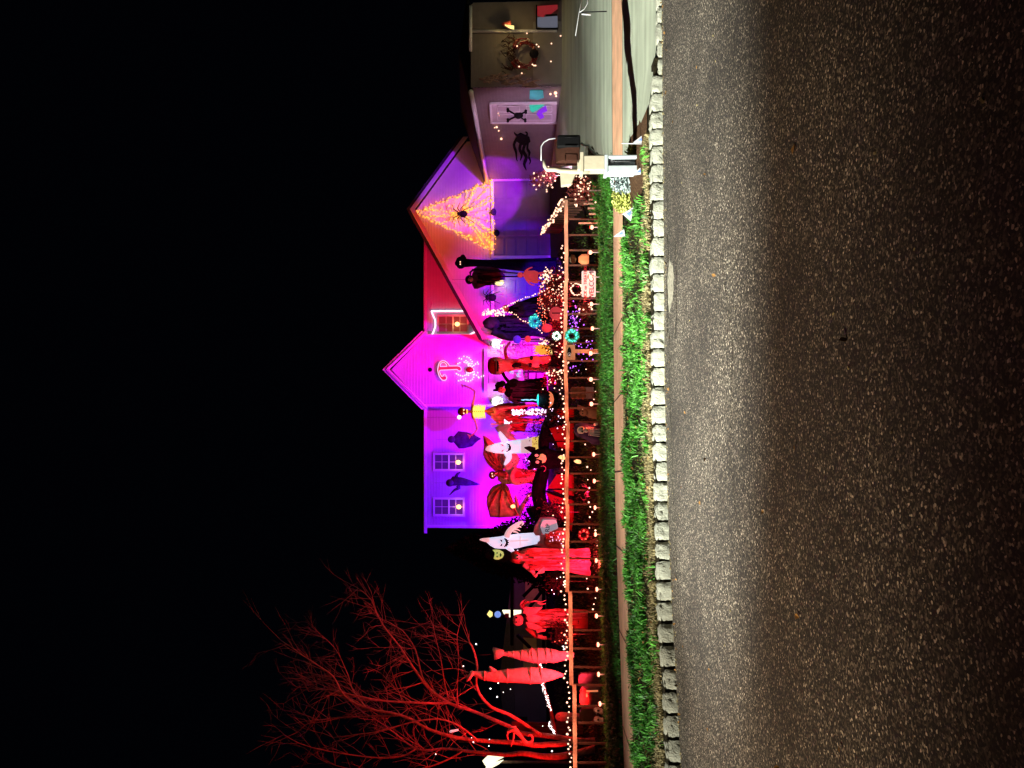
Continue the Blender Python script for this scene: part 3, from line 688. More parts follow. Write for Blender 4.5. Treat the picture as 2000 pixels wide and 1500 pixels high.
# wing
wa = Vector((P(962, 352, D2).x, D2, 0)); wb = Vector((P(918, 171, 22).x, 22.0, 0)); wdir = (wb-wa).normalized(); wn = Vector((wdir.y, -wdir.x, 0))
if wn.x > 0: wn = -wn
zt = 3.62; zbw = 1.02
def WP(v, y, off=0):    # point of the wing's side wall seen at (v, y)
    r = ray(v, y); o = Vector((0, 0, EYE)); t = (wa-Vector((0, 0, 0))).dot(wn)/r.dot(wn); return o+r*t+wn*off
def wside(b):
    n = 26; L = (wb-wa).length
    for i in range(n):
        z0 = zbw+(zt-zbw)*i/n; z1 = zbw+(zt-zbw)*(i+1)/n
        b.add([wa+wn*.012+Vector((0, 0, z0)), wb+wn*.012+Vector((0, 0, z0)), wb+Vector((0, 0, z1)), wa+Vector((0, 0, z1)), wa+Vector((0, 0, z0)), wb+Vector((0, 0, z0))], [(0, 1, 2, 3), (4, 5, 1, 0)])
part(GA, 'wing_side_wall', 'grey_siding', wside, False)
wc = P(918, 8, 22).x
part(GA, 'wing_front_wall', 'grey_siding', lambda b: planks(b, [(wb.x, zbw), (wc, zbw), (wc, zt+.06), (wb.x, zt+.06)], 22.0, .12, .012), False)
part(GA, 'wing_lower_panel', 'garage_paint', lambda b: b.box(((wb.x+P(1, 62, 22).x)/2+.0, 21.96, (P(1041, 100, 22).z+zbw)/2), (P(1, 64, 22).x-wb.x-.06, .05, P(1041, 100, 22).z-zbw)), False)
part(GA, 'gutter', 'trim', lambda b: b.tube([wa+Vector((0, 0, zt+.02))+wn*.12, wb+Vector((0, 0, zt+.05))+wn*.12], .07, 6))
part(GA, 'wing_roof', 'shingle', lambda b: b.add([wa+Vector((0, 0, zt+.1))+wn*.2, wb+Vector((0, -.25, zt+.1))+wn*.2, Vector((wc+.3, 21.75, zt+.12)), Vector((wc+.3, D2, zt+.12)), wa+Vector((2.4, 0, zt+1)), wb+Vector((1.6, 1.4, zt+.55))], [(0, 1, 5, 4), (1, 2, 5), (2, 3, 4, 5)]), False)
part(GA, 'downspout', 'trim', lambda b: (b.tube([P(919, 61, 21.9), P(1088, 60, 21.9)], .045, 8), b.tube([P(919, 100, 21.85), P(919, 12, 21.85)], .05, 6)))
part(GA, 'wing_far_wall', 'grey_siding', lambda b: b.box((wc+.02, 25, (zbw+zt)/2), (.04, 6, zt-zbw)), False)
# side door
def sd(b, v0, v1, y0, y1, off, th):
    pts = [WP(v0, y0), WP(v0, y1), WP(v1, y1), WP(v1, y0)]; b.prism([p+wn*off for p in pts], wn*th)
sdr = part(GA, 'side_door', 'door_white', lambda b: sd(b, 961, 1087, 200, 234, .02, .05), False)
part(sdr, 'door_frame', 'trim', lambda b: [b.tube([WP(a, c, .07), WP(e, f, .07)], .045, 4) for a, c, e, f in ((958, 198, 1088, 197), (961, 236, 1087, 236), (958, 198, 960, 236))], False)
part(sdr, 'door_panel', 'trim', lambda b: [b.tube([WP(a, c, .08), WP(e, f, .08)], .012, 4) for v0, v1 in ((972, 1015), (1028, 1078)) for y0, y1 in ((203, 214), (219, 230)) for a, c, e, f in ((v0, y0, v1, y0), (v0, y1, v1, y1), (v0, y0, v0, y1), (v1, y0, v1, y1))], False)
# crossbones on the door
t = thing('skull_decal', 'black skull and crossbones sign on the white side door', 'door sign', WP(1005, 218, .1))
def cross(b):
    for a, c in (((992, 208), (1026, 228)), ((992, 228), (1027, 211))):
        b.tube([WP(*a, .12), WP(*c, .12)], .028, 6)
        for q in (a, c):
            for s in (-2.2, 2.2): b.ball(WP(q[0], q[1]+s*.8, .12), .045, 8)
part(t, 'crossbones', 'dark', cross)
part(t, 'skull', 'dark', lambda b: b.ball(WP(1013, 217, .14), .14, 14, (.8, .5, 1)))
# flame shaped decal: hair of tentacles
t = thing('wall_decal', 'black flame tailed ghost cutout on the garage side wall', 'wall decoration', WP(1020, 290, .06))
def dec(b):
    body = [(1010, 262), (1017, 257), (1027, 262), (1034, 266), (1036, 274), (1028, 280), (1018, 280), (1008, 272)]
    b.prism([WP(v, y, .03) for v, y in body], wn*.03)
    for s in ([(1010, 268, 2.2), (1004, 280, 2.4), (1008, 295, 2.2), (1009, 308, 1.2), (1011, 312, .4)], [(1018, 276, 2.6), (1015, 288, 2.6), (1019, 300, 2.2), (1016, 311, .5)], [(1026, 277, 2.6), (1022, 292, 2.6), (1028, 305, 3), (1024, 318, 2.6), (1028, 330, .5)], [(1031, 276, 2.2), (1030, 288, 2), (1034, 296, 2.2), (1032, 306, .6)], [(1012, 264, 2), (1006, 259, 1.2), (1004, 256, .4)], [(1028, 264, 2), (1030, 258, 1.4), (1026, 255, .4)], [(1033, 305, 2), (1036, 312, 1.4), (1034, 318, .5)]):
        sp_ = smooth_pts([q for q in s]); pts = ribbon([(q[0], q[1]) for q in sp_], [max(.2, q[2]) for q in sp_]); h = len(pts)//2
        for i in range(h-1):
            b.prism([WP(*pts[j], .032) for j in (i, i+1, len(pts)-2-i, len(pts)-1-i)], wn*.026)
part(t, 'cutout', 'black_cloth', dec, False)
# string light heart and dots on the side wall
t = thing('projector_spots', 'small cluster of warm lights fixed under the gutter of the garage side wall', 'string light', WP(975, 240, .05))
bulbset(t, 'bulb_warm', lambda b: [b.ball(WP(v, y, .06), r, 8) for v, y, r in ((973, 217, .03), (975, 222, .022), (970, 245, .035), (974, 252, .025), (979, 268, .04), (966, 246, .02), (1075, 180, .035), (1085, 178, .05), (1086, 184, .03))])
mat('teal_film', (.05, .35, .3), .4, .4, 3, .1, em=(0, .75, .4), ems=.6)
# teal stained window bits on the wing wall
t = thing('glow_panel', 'small green and violet glowing panel beside the white side door', 'light decoration', WP(1045, 190, .08))
part(t, 'green_panel', 'teal_film', lambda b: b.prism([WP(v, y, .10) for v, y in ((1034, 199), (1063, 198), (1050, 208), (1040, 213), (1035, 208))], wn*.02), False)
mat('teal_dim', (.05, .3, .3), .4, .5, 3, .1, em=(.05, .55, .5), ems=.25)
part(t, 'upper_panel', 'teal_dim', lambda b: b.prism([WP(v, y, .03) for v, y in ((1035, 174), (1060, 174), (1062, 188), (1050, 192), (1034, 190))], wn*.02), False)
mat('violet_film', (.1, .02, .4), .4, .4, 3, .1, em=(.3, .03, .9), ems=.7)
part(t, 'violet_panel', 'violet_film', lambda b: b.prism([WP(v, y, .10) for v, y in ((1052, 210), (1066, 200), (1069, 210), (1058, 214), (1063, 222), (1055, 226), (1048, 216))], wn*.02), False)

# pendant lamp at the wing front
p = P(984, 50, 21.6); t = thing('pendant_lamp', 'dark red pendant lamp with yellow light cone on the garage wing front', 'lamp', p)
part(t, 'lamp_shade', 'crimson', lambda b: stack(b, [(979, 46, 47), (982, 44, 50), (992, 41, 55), (998, 40, 58)], 21.6, 1, seg=14))
part(t, 'lamp_cone', 'yellow_glow', lambda b: stack(b, [(986, 47.5, 50), (994, 49, 55), (1004, 50, 58)], 21.5, .6, seg=14))
point('pendant_light', P(1000, 52, 21.3), (1, .7, .25), 9, .05)
# lit window of the wing front
t = thing('garage_window', 'red valanced window with frosted white pane at the garage wing corner', 'window', P(1066, 30, 21.9))
part(t, 'valance', 'pane_red', lambda b: slab(b, [(1047, 12), (1089, 9), (1089, 16), (1076, 26), (1064, 27), (1062, 33), (1050, 30)], 21.85, .04), False)
part(t, 'pane', 'pane_frost', lambda b: slab(b, [(1049, 34), (1089, 31), (1089, 52), (1068, 55), (1050, 51)], 21.88, .04), False)
part(t, 'frame', 'dark', lambda b: [b.tube([P(a, c, 21.84), P(e, f, 21.84)], .03, 4) for a, c, e, f in ((1048, 10, 1048, 56), (1048, 56, 1090, 56), (1066, 30, 1088, 29))])

# web of amber lights on the garage gable
t = thing('light_web', 'triangular amber light net with glowing edges on the garage gable', 'light net', P(930, 415, D2-.1))
A_, B_, C_ = (814, 415), (962, 352), (963, 490)
def tri(u, q): return (A_[0]+(B_[0]-A_[0])*u+(C_[0]-A_[0])*q, A_[1]+(B_[1]-A_[1])*u+(C_[1]-A_[1])*q)
pts = []
for e0, e1 in ((A_, B_), (B_, C_), (C_, A_)):
    pts += [(v+random.gauss(0, 1.9), y+random.gauss(0, 1.9)) for v, y in along([e0, e1], 1.9)]
cx = (905, 418)
for k in range(14):
    a = random.uniform(0, 1); e = random.choice(((A_, B_), (B_, C_), (C_, A_))); q = (e[0][0]+(e[1][0]-e[0][0])*a, e[0][1]+(e[1][1]-e[0][1])*a); pts += [(v+random.gauss(0, 1), y+random.gauss(0, 1)) for v, y in along([cx, q], 3)]
for _ in range(170):
    u, q = random.random(), random.random()
    if u+q > 1: u, q = 1-u, 1-q
    v, y = tri(u, q)
    if min(math.hypot(v-c[0], (y-c[1]))-c[2] for c in ((912, 377, 10), (905, 447, 8), (930, 400, 9), (870, 435, 5), (945, 440, 9), (940, 375, 7))) < 0: continue
    pts.append((v, y))
bulbset(t, 'bulb_amber', lambda b: bulbs(b, pts, D2-.10, random.uniform(.022, .034), .02))
mat('amber_wire', (.3, .15, .05), .7, .2, 9, 0)
part(t, 'net_cord', 'amber_wire', lambda b: [b.tube([P(*q, D2-.06), P(*r_, D2-.06)], .008, 4) for q, r_ in ((A_, B_), (B_, C_), (C_, A_))]+[b.tube([P(*cx, D2-.06), P(*tri(u, 1-u), D2-.06)], .006, 4) for u in (0, .2, .4, .6, .8, 1)])
for q in ((850, 414), (890, 395), (892, 432), (935, 375), (935, 415), (935, 458), (955, 365), (955, 475)):
    point('net_light', P(q[0], q[1], D2-.30), (1, .20, .01), 7, .12)
def spider(name, lab, v, y, d, r, legs, m='dark', face=Vector((0, -1, 0)), group=None):
    p = P(v, y, d); t = thing(name, lab, 'spider', p, group)
    part(t, 'abdomen', m, lambda b: b.ball(p, r, 14, (1, .6, 1.15)))
    part(t, 'head', m, lambda b: b.ball(p+Vector((0, -.05, r*1.25)), r*.55, 12))
    for i, (dx, dz) in enumerate(legs):
        part(t, 'leg', m, lambda b: b.tube([p+Vector((0, 0, r*.5)), p+Vector((dx*.45, -.1, dz*.5+r*1.1)), p+Vector((dx, 0, dz))], [r*.16, r*.13, r*.05], 6))
    return t
spider('toy_spider', 'black furry spider sitting on the amber light net', 905, 418, D2-.25, .13, [(-.34, .4), (-.42, .12), (-.4, -.12), (-.3, -.38), (.34, .4), (.42, .12), (.4, -.12), (.3, -.38)])
spider('toy_spider', 'black round spider hanging on the wall above the blue shadowed garage door', 961, 581, D2-.3, .14, [(-.28, .3), (-.32, .1), (-.3, -.1), (-.22, -.3), (.28, .3), (.32, .1), (.3, -.1), (.22, -.3)])
# coach lamp on garage pier (yellow)
p = P(975, 551, D2-.22); t = thing('coach_lamp', 'yellow glowing coach lamp on the garage wall below the hooded ghoul', 'wall lamp', p)
part(t, 'lamp_glass', 'yellow_glow', lambda b: b.ball(p, .15, 10, (.9, .9, 1.2)))
part(t, 'lamp_cage', 'dark', lambda b: [b.tube([p+Vector((math.cos(a)*.15, math.sin(a)*.15, -.2)), p+Vector((math.cos(a)*.15, math.sin(a)*.15, .2))], .01, 4) for a in (0, 1.57, 3.14, 4.71)]+[b.ball(p+Vector((0, 0, .2)), .13, 8, (1, 1, .5))])
point('coach_light', p+Vector((-.05, -.1, -.1)), (1, .92, .85), 12, .1)
# door lamp between garage doors
for (v, y, lab, m2) in ((964, 414, 'violet lit round lamp above the nearer garage door', 'purple_cloth'), (970, 455, 'unlit black lamp over the edge of the garage door', 'dark')):
    p = P(v, y, D2-.16); t = thing('door_lamp', lab, 'wall lamp', p)
    part(t, 'lamp_shade', m2, lambda b: b.ball(p, .13, 12, (1, .8, .8)))
    part(t, 'lamp_arm', 'dark', lambda b: b.tube([p+Vector((0, 0, .08)), p+Vector((0, .14, .16))], .018, 6))

# twig wreath and black ball on the wing front
t = thing('twig_wreath', 'tangled dark red twig wreath with tiny bulbs on the garage wing front', 'wreath', P(1020, 106, 21.8))
def wre(b):
    for k in range(9):
        r0 = random.uniform(19, 27); cv = 1024+random.uniform(-3, 3); ph = random.uniform(0, 6); pts = []
        for i in range(40):
            a = .5+5.3*i/39+ph*0; r = r0+2.2*math.sin(a*random.choice((3, 3, 4))+ph); pts.append(P(cv-r*math.cos(a), 106+r*1.15*math.sin(a), 21.8+.03*math.sin(a*3+k)))
        b.tube(pts, .012+.006*random.random(), 5)
part(t, 'twig_ring', 'dark_red_gloss', wre)
def hair(b):
    for k in range(26):
        y0 = random.uniform(74, 140); v0 = random.uniform(976, 996); pts = [P(v0, y0, 21.82)]
        for i in range(6): v0 += random.uniform(2, 6)*(1 if i < 4 else -.3); y0 += random.uniform(-7, 7); pts.append(P(min(v0, 1015), y0, 21.82))
        b.tube(pts, .012, 4)
part(t, 'twig_tangle', 'mail_brown', hair)
part(t, 'black_ball', 'dark', lambda b: pxball(b, 1043, 105, 9, 21.75, (1, .7, 1)))
bulbset(t, 'bulb_warm', lambda b: [b.ball(P(v, y, 21.7), .022, 8) for v, y in ((1029, 65), (1010, 90), (1048, 87), (1052, 91), (1077, 85), (1076, 120), (1040, 126), (1043, 128), (1046, 128), (1019, 143), (1014, 130), (1095, 70))])
t = thing('garland', 'brown dried branch garland on the corner edge of the garage wing', 'garland', P(990, 158, 21.8))
def gar(b):
    for k in range(34):
        v0 = 936+k*3.1; y0 = 150+6*math.sin(k*.5)+random.uniform(-4, 4)+(k*.45); pts = [P(v0, y0, 21.75)]
        for i in range(5): v0 += random.uniform(1, 8); y0 += random.uniform(-4, 4); pts.append(P(v0, min(y0, 170), 21.75))
        b.tube(pts, [.03, .028, .022, .018, .012, .005], 5)
part(t, 'branch', 'bark', gar)
point('wreath_light', P(1030, 106, 21.0), (1, .5, .4), 3, .1)

# ------------------------------------------------------------------ fence
FV = [((390, 1102), (551, 1103)), ((551, 1102), (705, 1100)), ((705, 1101), (824, 1104)), ((824, 1106), (985, 1102.5)), ((985, 1105), (1156, 1104.5)), ((1156, 1110), (1338, 1112.5)), ((1338, 1118), (1510, 1119.5))]
def fd(y):
    d = 18
    for _ in range(5): d = fenced((750-y)/F*d)
    return d
def ftop(y):
    for (a, va), (b, vb) in FV:
        if a <= y <= b: return va+(vb-va)*(y-a)/(b-a)
    return 1118
posts = [396, 428, 459, 489, 518, 551, 583, 613, 642, 670, 705, 738, 767, 797, 824, 862, 893, 925, 957, 985, 1024, 1058, 1091, 1126, 1156, 1195, 1231, 1267, 1303, 1338, 1379, 1412, 1452, 1490, 1528]
fe = thing('picket_fence', 'long wooden fence with salmon lit top rail in front of the display', 'fence', (0, 18.5, G(0, 18.5)))
for (a, va), (b, vb) in FV:
    def rail(mb):
        n = 6; top = []; 
        for i in range(n+1):
            y = a+(b-a)*i/n; q = P(va+(vb-va)*i/n+.35*math.sin(i*2.1+a), y, fd(y)-.05); top.append(q)
        for p0, p1 in zip(top[:-1], top[1:]):
            dn = Vector((0, 0, -.085)); th = Vector((0, .038, 0)); mb.add([p0, p1, p1+dn, p0+dn, p0+th, p1+th, p1+dn+th, p0+dn+th], [(0, 1, 2, 3), (4, 7, 6, 5), (0, 4, 5, 1), (3, 2, 6, 7)])
    part(fe, 'rail', 'rail_wood', rail, False)
for y in posts:
    d = fd(y)+random.uniform(0, .02); tp = P(ftop(min(y, 1508))+1.5, y, d); zg = G(tp.x, d)
    part(fe, 'post', 'post_wood', lambda b: b.box((tp.x, d+.02, (tp.z+zg)/2-.02), (.038, .035, tp.z-zg+.04), 0, random.uniform(-.015, .015)), False)
# fence return up the slope beside the driveway
def ret(t_): x = 4.44+.28*t_; d = 18.5+5.5*t_; return x, d
zt0 = P(1102, 392, 18.5).z
part(fe, 'return_rail', 'rail_wood', lambda b: b.tube([(ret(i/6)[0], ret(i/6)[1], zt0-.03+(1.62-zt0)*i/6) for i in range(7)], .035, 4), False)
for i in range(16):
    x_, d_ = ret(i/15); z1 = zt0+(1.62-zt0)*i/15
    part(fe, 'post', 'post_wood', lambda b: b.box((x_, d_, (z1+G(x_, d_))/2), (.04, .04, z1-G(x_, d_)+.05)), False)
for y, v1, v2 in ((390, 1150, 1172), (398, 1140, 1171), (407, 1148, 1168), (418, 1150, 1168), (436, 1130, 1172)):
    a = P(v1, y, 18.35); part(fe, 'picket', 'rail_wood', lambda b: b.box((a.x, 18.35, (a.z+.2)/2), (.035, .03, a.z-.2)), False)
# bulbs along the rail
t = thing('string_lights', 'row of warm white bulbs strung along the fence top rail', 'string light', (0, 18.4, 1.0))
bp = []; y = 480
while y < 1500:
    v = ftop(y)-random.uniform(.5, 9)-(2 if y > 1300 else 0); bp.append((v, y, fd(y)-.08)); y += random.choice((5, 8, 9, 11))
bulbset(t, 'bulb_warm', lambda b: [b.ball(P(*q), random.uniform(.016, .028), 6) for q in bp])
part(t, 'cord', 'dark', lambda b: b.tube([P(q[0]-1, q[1], q[2]+.01) for q in bp], .004, 4))
t = thing('string_lights', 'bright bulb strand wound along the sloping fence return by the driveway', 'string light', (4.5, 20, 1.2))
rp = []
for i in range(80):
    s = i/79; x_, d_ = ret(s); rp.append(Vector((x_+random.uniform(-.07, .07), d_, zt0+(1.62-zt0)*s+random.uniform(-.07, .07))))
bulbset(t, 'bulb_warm', lambda b: [b.ball(q, random.uniform(.018, .034), 6) for q in rp])
part(t, 'cord', 'dark', lambda b: b.tube(rp, .004, 4))
t = thing('string_lights', 'sparse low strand of white bulbs behind the fence pickets', 'string light', (-3, 19.2, .5))
lp = [(1150, 740), (1160, 748), (1167, 745), (1146, 665), (1152, 862), (1143, 868), (1147, 912), (1154, 918), (1148, 937), (1151, 953), (1150, 981), (1153, 990), (1157, 1000), (1152, 1010), (1151, 1031), (1163, 1036), (1167, 1057), (1167, 1066), (1171, 1085), (1178, 1101), (1178, 1120), (1172, 1131), (1168, 1142), (1148, 1150), (1146, 1130), (1163, 1168), (1160, 1180), (1158, 1190), (1138, 800), (1155, 830), (1163, 765), (1160, 780), (1167, 775)]
bulbset(t, 'bulb_warm', lambda b: [b.ball(P(v, y, 18.9), random.uniform(.014, .026), 6) for v, y in lp])
for y in range(430, 1500, 62):
    point('rail_light', P(ftop(y)-3, y, fd(y)-.28), (1, .36, .22), 4.6, .05)
for y in range(440, 1480, 130):
    point('post_fill', P(1150, y, fd(y)-.5), (1, .10, .05), 3, .05)  # unseen red points added to brighten the fence base
for y in range(700, 1480, 90):
    q = P(1120, y, 19.6); point('ground_fill', (q.x, 19.6, G(q.x, 19.6)+.45), (1, .02, .01), 7, .08)  # unseen red points added to redden the lawn behind the fence

# path lights
pl = [(1156, 444), (1153, 493), (1153, 541), (1155, 594), (1157, 641.6), (1153.5, 690), (1154, 741), (1155, 789), (1158.6, 838), (1159.5, 887.5), (1160.7, 939.5), (1162.5, 991.5), (1163, 1043.7), (1168, 1094.8), (1165.7, 1151), (1165, 1203), (1169, 1259), (1169, 1317), (1173.5, 1374.7)]
ordn = ['first', 'second', 'third', 'fourth', 'fifth', 'sixth', 'seventh', 'eighth', 'ninth', 'tenth', 'eleventh', 'twelfth', 'thirteenth', 'fourteenth', 'fifteenth', 'sixteenth', 'seventeenth', 'eighteenth', 'nineteenth']
proto = None
for i, (v, y) in enumerate(pl):
    d = fd(y)-.35; p = P(v, y, d); zg = G(p.x, d); base = Vector((p.x, d, zg))
    if proto is None:
        t = thing('path_light', 'x', 'path light', base, 'glowing path lights along the fence'); hh = .30
        part(t, 'stake', 'white_plastic', lambda b: b.tube([base+Vector((0, 0, -.05)), base+Vector((0, 0, .24))], .012, 6))
        part(t, 'globe', 'orb_red', lambda b: b.ball(base+Vector((0, 0, .27)), .052, 12))
        part(t, 'cap', 'crimson', lambda b: b.ball(base+Vector((0, 0, .325)), .05, 12, (1, 1, .35)))
        proto = t; kids = list(t.children)
    else:
        t = proto.copy(); COL.objects.link(t); t.location = base
        for c in kids: q = c.copy(); COL.objects.link(q); q.parent = t
    t.scale = (1, 1, max(.6, (p.z-zg)/.27))
    t['label'] = f'{ordn[i]} glowing red path light counting from the driveway end of the fence'
    point('path_glow', p+Vector((0, -.12, .02)), (1, .22, .12), 1.5, .05)

# ------------------------------------------------------------------ signs by the fence
def rrect(v0, v1, y0, y1, r):
    out = []
    for cv, cy, a0 in ((v0+r, y0+r, 180), (v0+r, y1-r, 90), (v1-r, y1-r, 0), (v1-r, y0+r, 270)):
        for k in range(5): a = R(a0-k*22.5 if False else a0+(0)); 
    for cv, cy, s in ((v0+r, y0+r, (1, 1)), (v0+r, y1-r, (1, -1)), (v1-r, y1-r, (-1, -1)), (v1-r, y0+r, (-1, 1))):
        seg = []
        for k in range(5):
            a = PI/2*k/4; seg.append((cv-s[0]*r*math.cos(a), cy-s[1]*r*math.sin(a)))
        if s in ((1, -1), (-1, 1)): seg = seg[::-1]
        out += seg
    return out
def rr(v0, v1, y0, y1, r):
    o = []
    for cv, cy, a0 in ((v0+r, y0+r, 180), (v1-r, y0+r, 270), (v1-r, y1-r, 0), (v0+r, y1-r, 90)):
        o += [(cv+r*math.cos(R(a0+22.5*k)), cy+r*math.sin(R(a0+22.5*k))) for k in range(5)]
    return o
SD = 18.15
t = thing('welcome_sign', 'white rounded sign reading trick or treaters welcome', 'sign', P(1163, 555, SD))
part(t, 'board', 'sign_white', lambda b: slab(b, rr(1136, 1163.5, 529, 580, 2.5), SD, .02), False)
part(t, 'stake', 'white_plastic', lambda b: [b.tube([P(1163, yy, SD), P(1176, yy, SD)], .012, 6) for yy in (541, 570)])
text('lettering', 'TRICK or TREATERS', P(1143.5, 555, SD-.012), .098, 'sign_red', t)
text('lettering', 'WELCOME', P(1155.5, 555, SD-.012), .155, 'sign_purple', t)
point('sign_light', P(1150, 548, SD-.6), (1, .5, .5), 5, .06)
t = thing('eye_sign', 'wooden plank sign with a painted black eye on a post', 'sign', P(1175, 688, 18.2))
part(t, 'board', 'wood_sign', lambda b: slab(b, [(1104, 673.5), (1123, 673), (1123.5, 702.5), (1104.5, 703)], 18.2, .025), False)
eye = part(t, 'eye', 'dark', lambda b: slab(b, [(1112, 678)]+[(1112-4*math.sin(a), 687.5-9.5*math.cos(a)) for a in np.linspace(.3, 2.84, 8)]+[(1112, 697)]+[(1112+4*math.sin(a), 687.5+9.5*math.cos(a)) for a in np.linspace(.3, 2.84, 8)], 18.19, .008), False)
part(t, 'pupil', 'sign_white', lambda b: (pxball(b, 1112.5, 693, 1.5, 18.17), b.tube([P(1112+3*math.cos(a), 692+3*math.sin(a), 18.18) for a in np.linspace(0, 6.28, 14)], .006, 4)))
part(t, 'post', 'wood_sign', lambda b: b.box((P(1, 688, 18.23).x, 18.24, (P(1123, 688, 18.24).z+.2)/2), (.09, .04, P(1123, 688, 18.24).z-.2)), False)

# ------------------------------------------------------------------ mailbox
MD = 11.2; mp = P(1255, 318, MD)
t = thing('mailbox', 'black mailbox on a wide white pillar with newspaper slot at the kerb', 'mailbox', mp)
def pxbox(b, v0, v1, y0, y1, d, dep): 
    a = P(v0, y1, d); c = P(v1, y0, d); b.box(((a.x+c.x)/2, d+dep/2, (a.z+c.z)/2), (c.x-a.x, dep, a.z-c.z))
def pillar(b):
    pxbox(b, 1181, 1188, 301, 338, MD, .3); pxbox(b, 1245, 1254, 299, 336, MD, .3); pxbox(b, 1188, 1245, 302, 309, MD+.01, .28); pxbox(b, 1188, 1245, 322, 336, MD+.01, .28); pxbox(b, 1188, 1245, 309, 322, MD+.14, .14)
    pxbox(b, 1254, 1262, 302, 334, MD+.02, .26)
part(t, 'pillar', 'mail_white', pillar, False, .012)
part(t, 'slot_bar', 'stone_grey', lambda b: (b.tube([P(1192, 316, MD+.10), P(1232, 316, MD+.10)], .012, 6), b.tube([P(1191, 316, MD+.10), P(1198, 316, MD+.10)], .03, 6)))
part(t, 'pillar_neck', 'mail_cream', lambda b: (pxbox(b, 1128, 1181, 303, 332, MD+.02, .24),), False, .012)
part(t, 'arm', 'mail_cream', lambda b: (pxbox(b, 1133, 1140, 296, 336, MD, .28), slab(b, [(1094, 334), (1126, 336), (1119, 352), (1116, 360), (1096, 363)], MD+.1, .1)), False, .01)
part(t, 'scroll', 'mail_cream', lambda b: b.tube([P(v, y, MD+.12) for v, y in ((1150, 334), (1120, 335), (1095, 334), (1085, 331), (1068, 331), (1064, 325), (1062, 312))], [.045, .045, .04, .035, .035, .03, .02], 8))
def barrel(b):
    # box with an arched top, its door to the driveway side
    pts = []; n = 10; W = .15; x0, x1 = P(1, 327, MD).x, P(1, 286, MD).x; z0 = P(1132, 300, MD).z; z1 = P(1108, 300, MD).z; r = W
    prof = [(-W, z0), (-W, z1)]+[(-W*math.cos(PI*i/n), z1+(P(1086, 300, MD).z-z1)*math.sin(PI*i/n)) for i in range(1, n)]+[(W, z1), (W, z0)]
    b.prism([Vector((x0, MD+.14+y_, z)) for y_, z in prof], (x1-x0, 0, 0))
mbx = part(t, 'box_body', 'mail_brown', barrel, False, .004)
part(mbx, 'side_panel', 'mail_brown', lambda b: [b.tube([P(a, c, MD-.015), P(e, f, MD-.015)], .006, 4) for a, c, e, f in ((1104, 302, 1127, 302), (1104, 323, 1127, 323), (1104, 302, 1104, 323), (1127, 302, 1127, 323))])
part(mbx, 'door', 'mail_black', lambda b: (pxbox(b, 1088, 1134, 262, 288, MD-.03, .34),), False, .03)
part(mbx, 'door_trim', 'mail_black', lambda b: [b.tube([P(1103, yy, MD-.045), P(1127, yy, MD-.045)], .006, 4) for yy in (268, 285)])
part(t, 'wire_hook', 'white_plastic', lambda b: b.tube([P(v, y, MD+.2) for v, y in ((1057, 314), (1057, 300), (1057, 286), (1062, 278), (1072, 272), (1085, 270))], .008, 6))
part(t, 'side_bracket', 'mail_white', lambda b: b.tube([P(v, y, MD+.2) for v, y in ((1135, 279), (1140, 283), (1150, 284), (1154, 292), (1165, 303), (1181, 306))], .02, 6))
# edging strip and pennants
t = thing('edging', 'white garden edging strips along the front of the mailbox bed', 'garden edging', P(1272, 310, 10.65))
for a, b_ in ((253, 278), (279, 303), (304, 331), (332, 360)):
    part(t, 'edging_strip', 'white_plastic', lambda b: slab(b, [(1263, a), (1262.5, b_), (1271, b_), (1271.5, a)], 10.62, .03), False, .006)
def pennant(lab, pole, flag, d):
    p = P(*pole[-1], d); t = thing('pennant', lab, 'pennant', p, 'white pennants beside the mailbox')
    part(t, 'pole', 'white_plastic', lambda b: b.tube([P(v, y, d) for v, y in pole], .006, 6))
    part(t, 'cloth', 'white_plastic', lambda b: slab(b, flag, d-.004, .006), False)
    mat('flag_blue', (.15, .25, .6), .6, .2, 9, 0)
    cv = sum(f[0] for f in flag)/3; cy = sum(f[1] for f in flag)/3
    part(t, 'emblem', 'flag_blue', lambda b: slab(b, [(cv+(f[0]-cv)*.4, cy+(f[1]-cy)*.4) for f in flag], d-.010, .005), False)
pennant('white pennant with blue mark at the driveway edge beyond the mailbox', [(1214, 280), (1262, 281)], [(1236, 279), (1262, 279), (1262, 258)], 10.9)
pennant('larger white pennant in front of the lime green plant', [(1216, 419), (1216.5, 417)], [(1216, 418), (1239, 403), (1232, 432)], 11.6)
pennant('small white pennant lying over the pavement past the lime plant', [(1199, 462), (1222, 461)], [(1199, 461.5), (1221, 461), (1219, 447)], 12.6)
pennant('white pennant corner against the foot of the mailbox pillar', [(1236, 340), (1262, 338)], [(1232, 343), (1262, 339), (1262, 318)], 11.0)
# plants of the bed
def plant(name, lab, v, y, d, r, n, s, m, sq=(1, 1, 1), blades=False):
    p = P(v, y, d); zg = G(p.x, d); t = thing(name, lab, 'plant', (p.x, d, zg))
    part(t, 'foliage', m, lambda b: leaves(b, (p.x, d, zg+r*sq[2]*.8), r, n, s, sq), False)
    part(t, 'stem', 'bark', lambda b: [b.tube([(p.x, d, zg-.03), (p.x+random.uniform(-r, r)*.6, d+random.uniform(-r, r)*.5, zg+r*sq[2])], .008, 5) for _ in range(7)])
    return t
plant('shrub', 'blue grey leafy shrub beside the mailbox pillar', 1207, 354, 11.9, .20, 1500, .028, 'leaf_blue', (1.0, .9, 1.05))
plant('shrub', 'yellow green leafy plant at the edge of the mailbox bed', 1203, 389, 12.1, .21, 1500, .030, 'leaf_lime', (1.05, .9, .9))
plant('shrub', 'small lime sprig between mailbox pillar and pennant', 1222, 294, 11.4, .09, 160, .03, 'leaf_lime', (1, 1, 1.3))
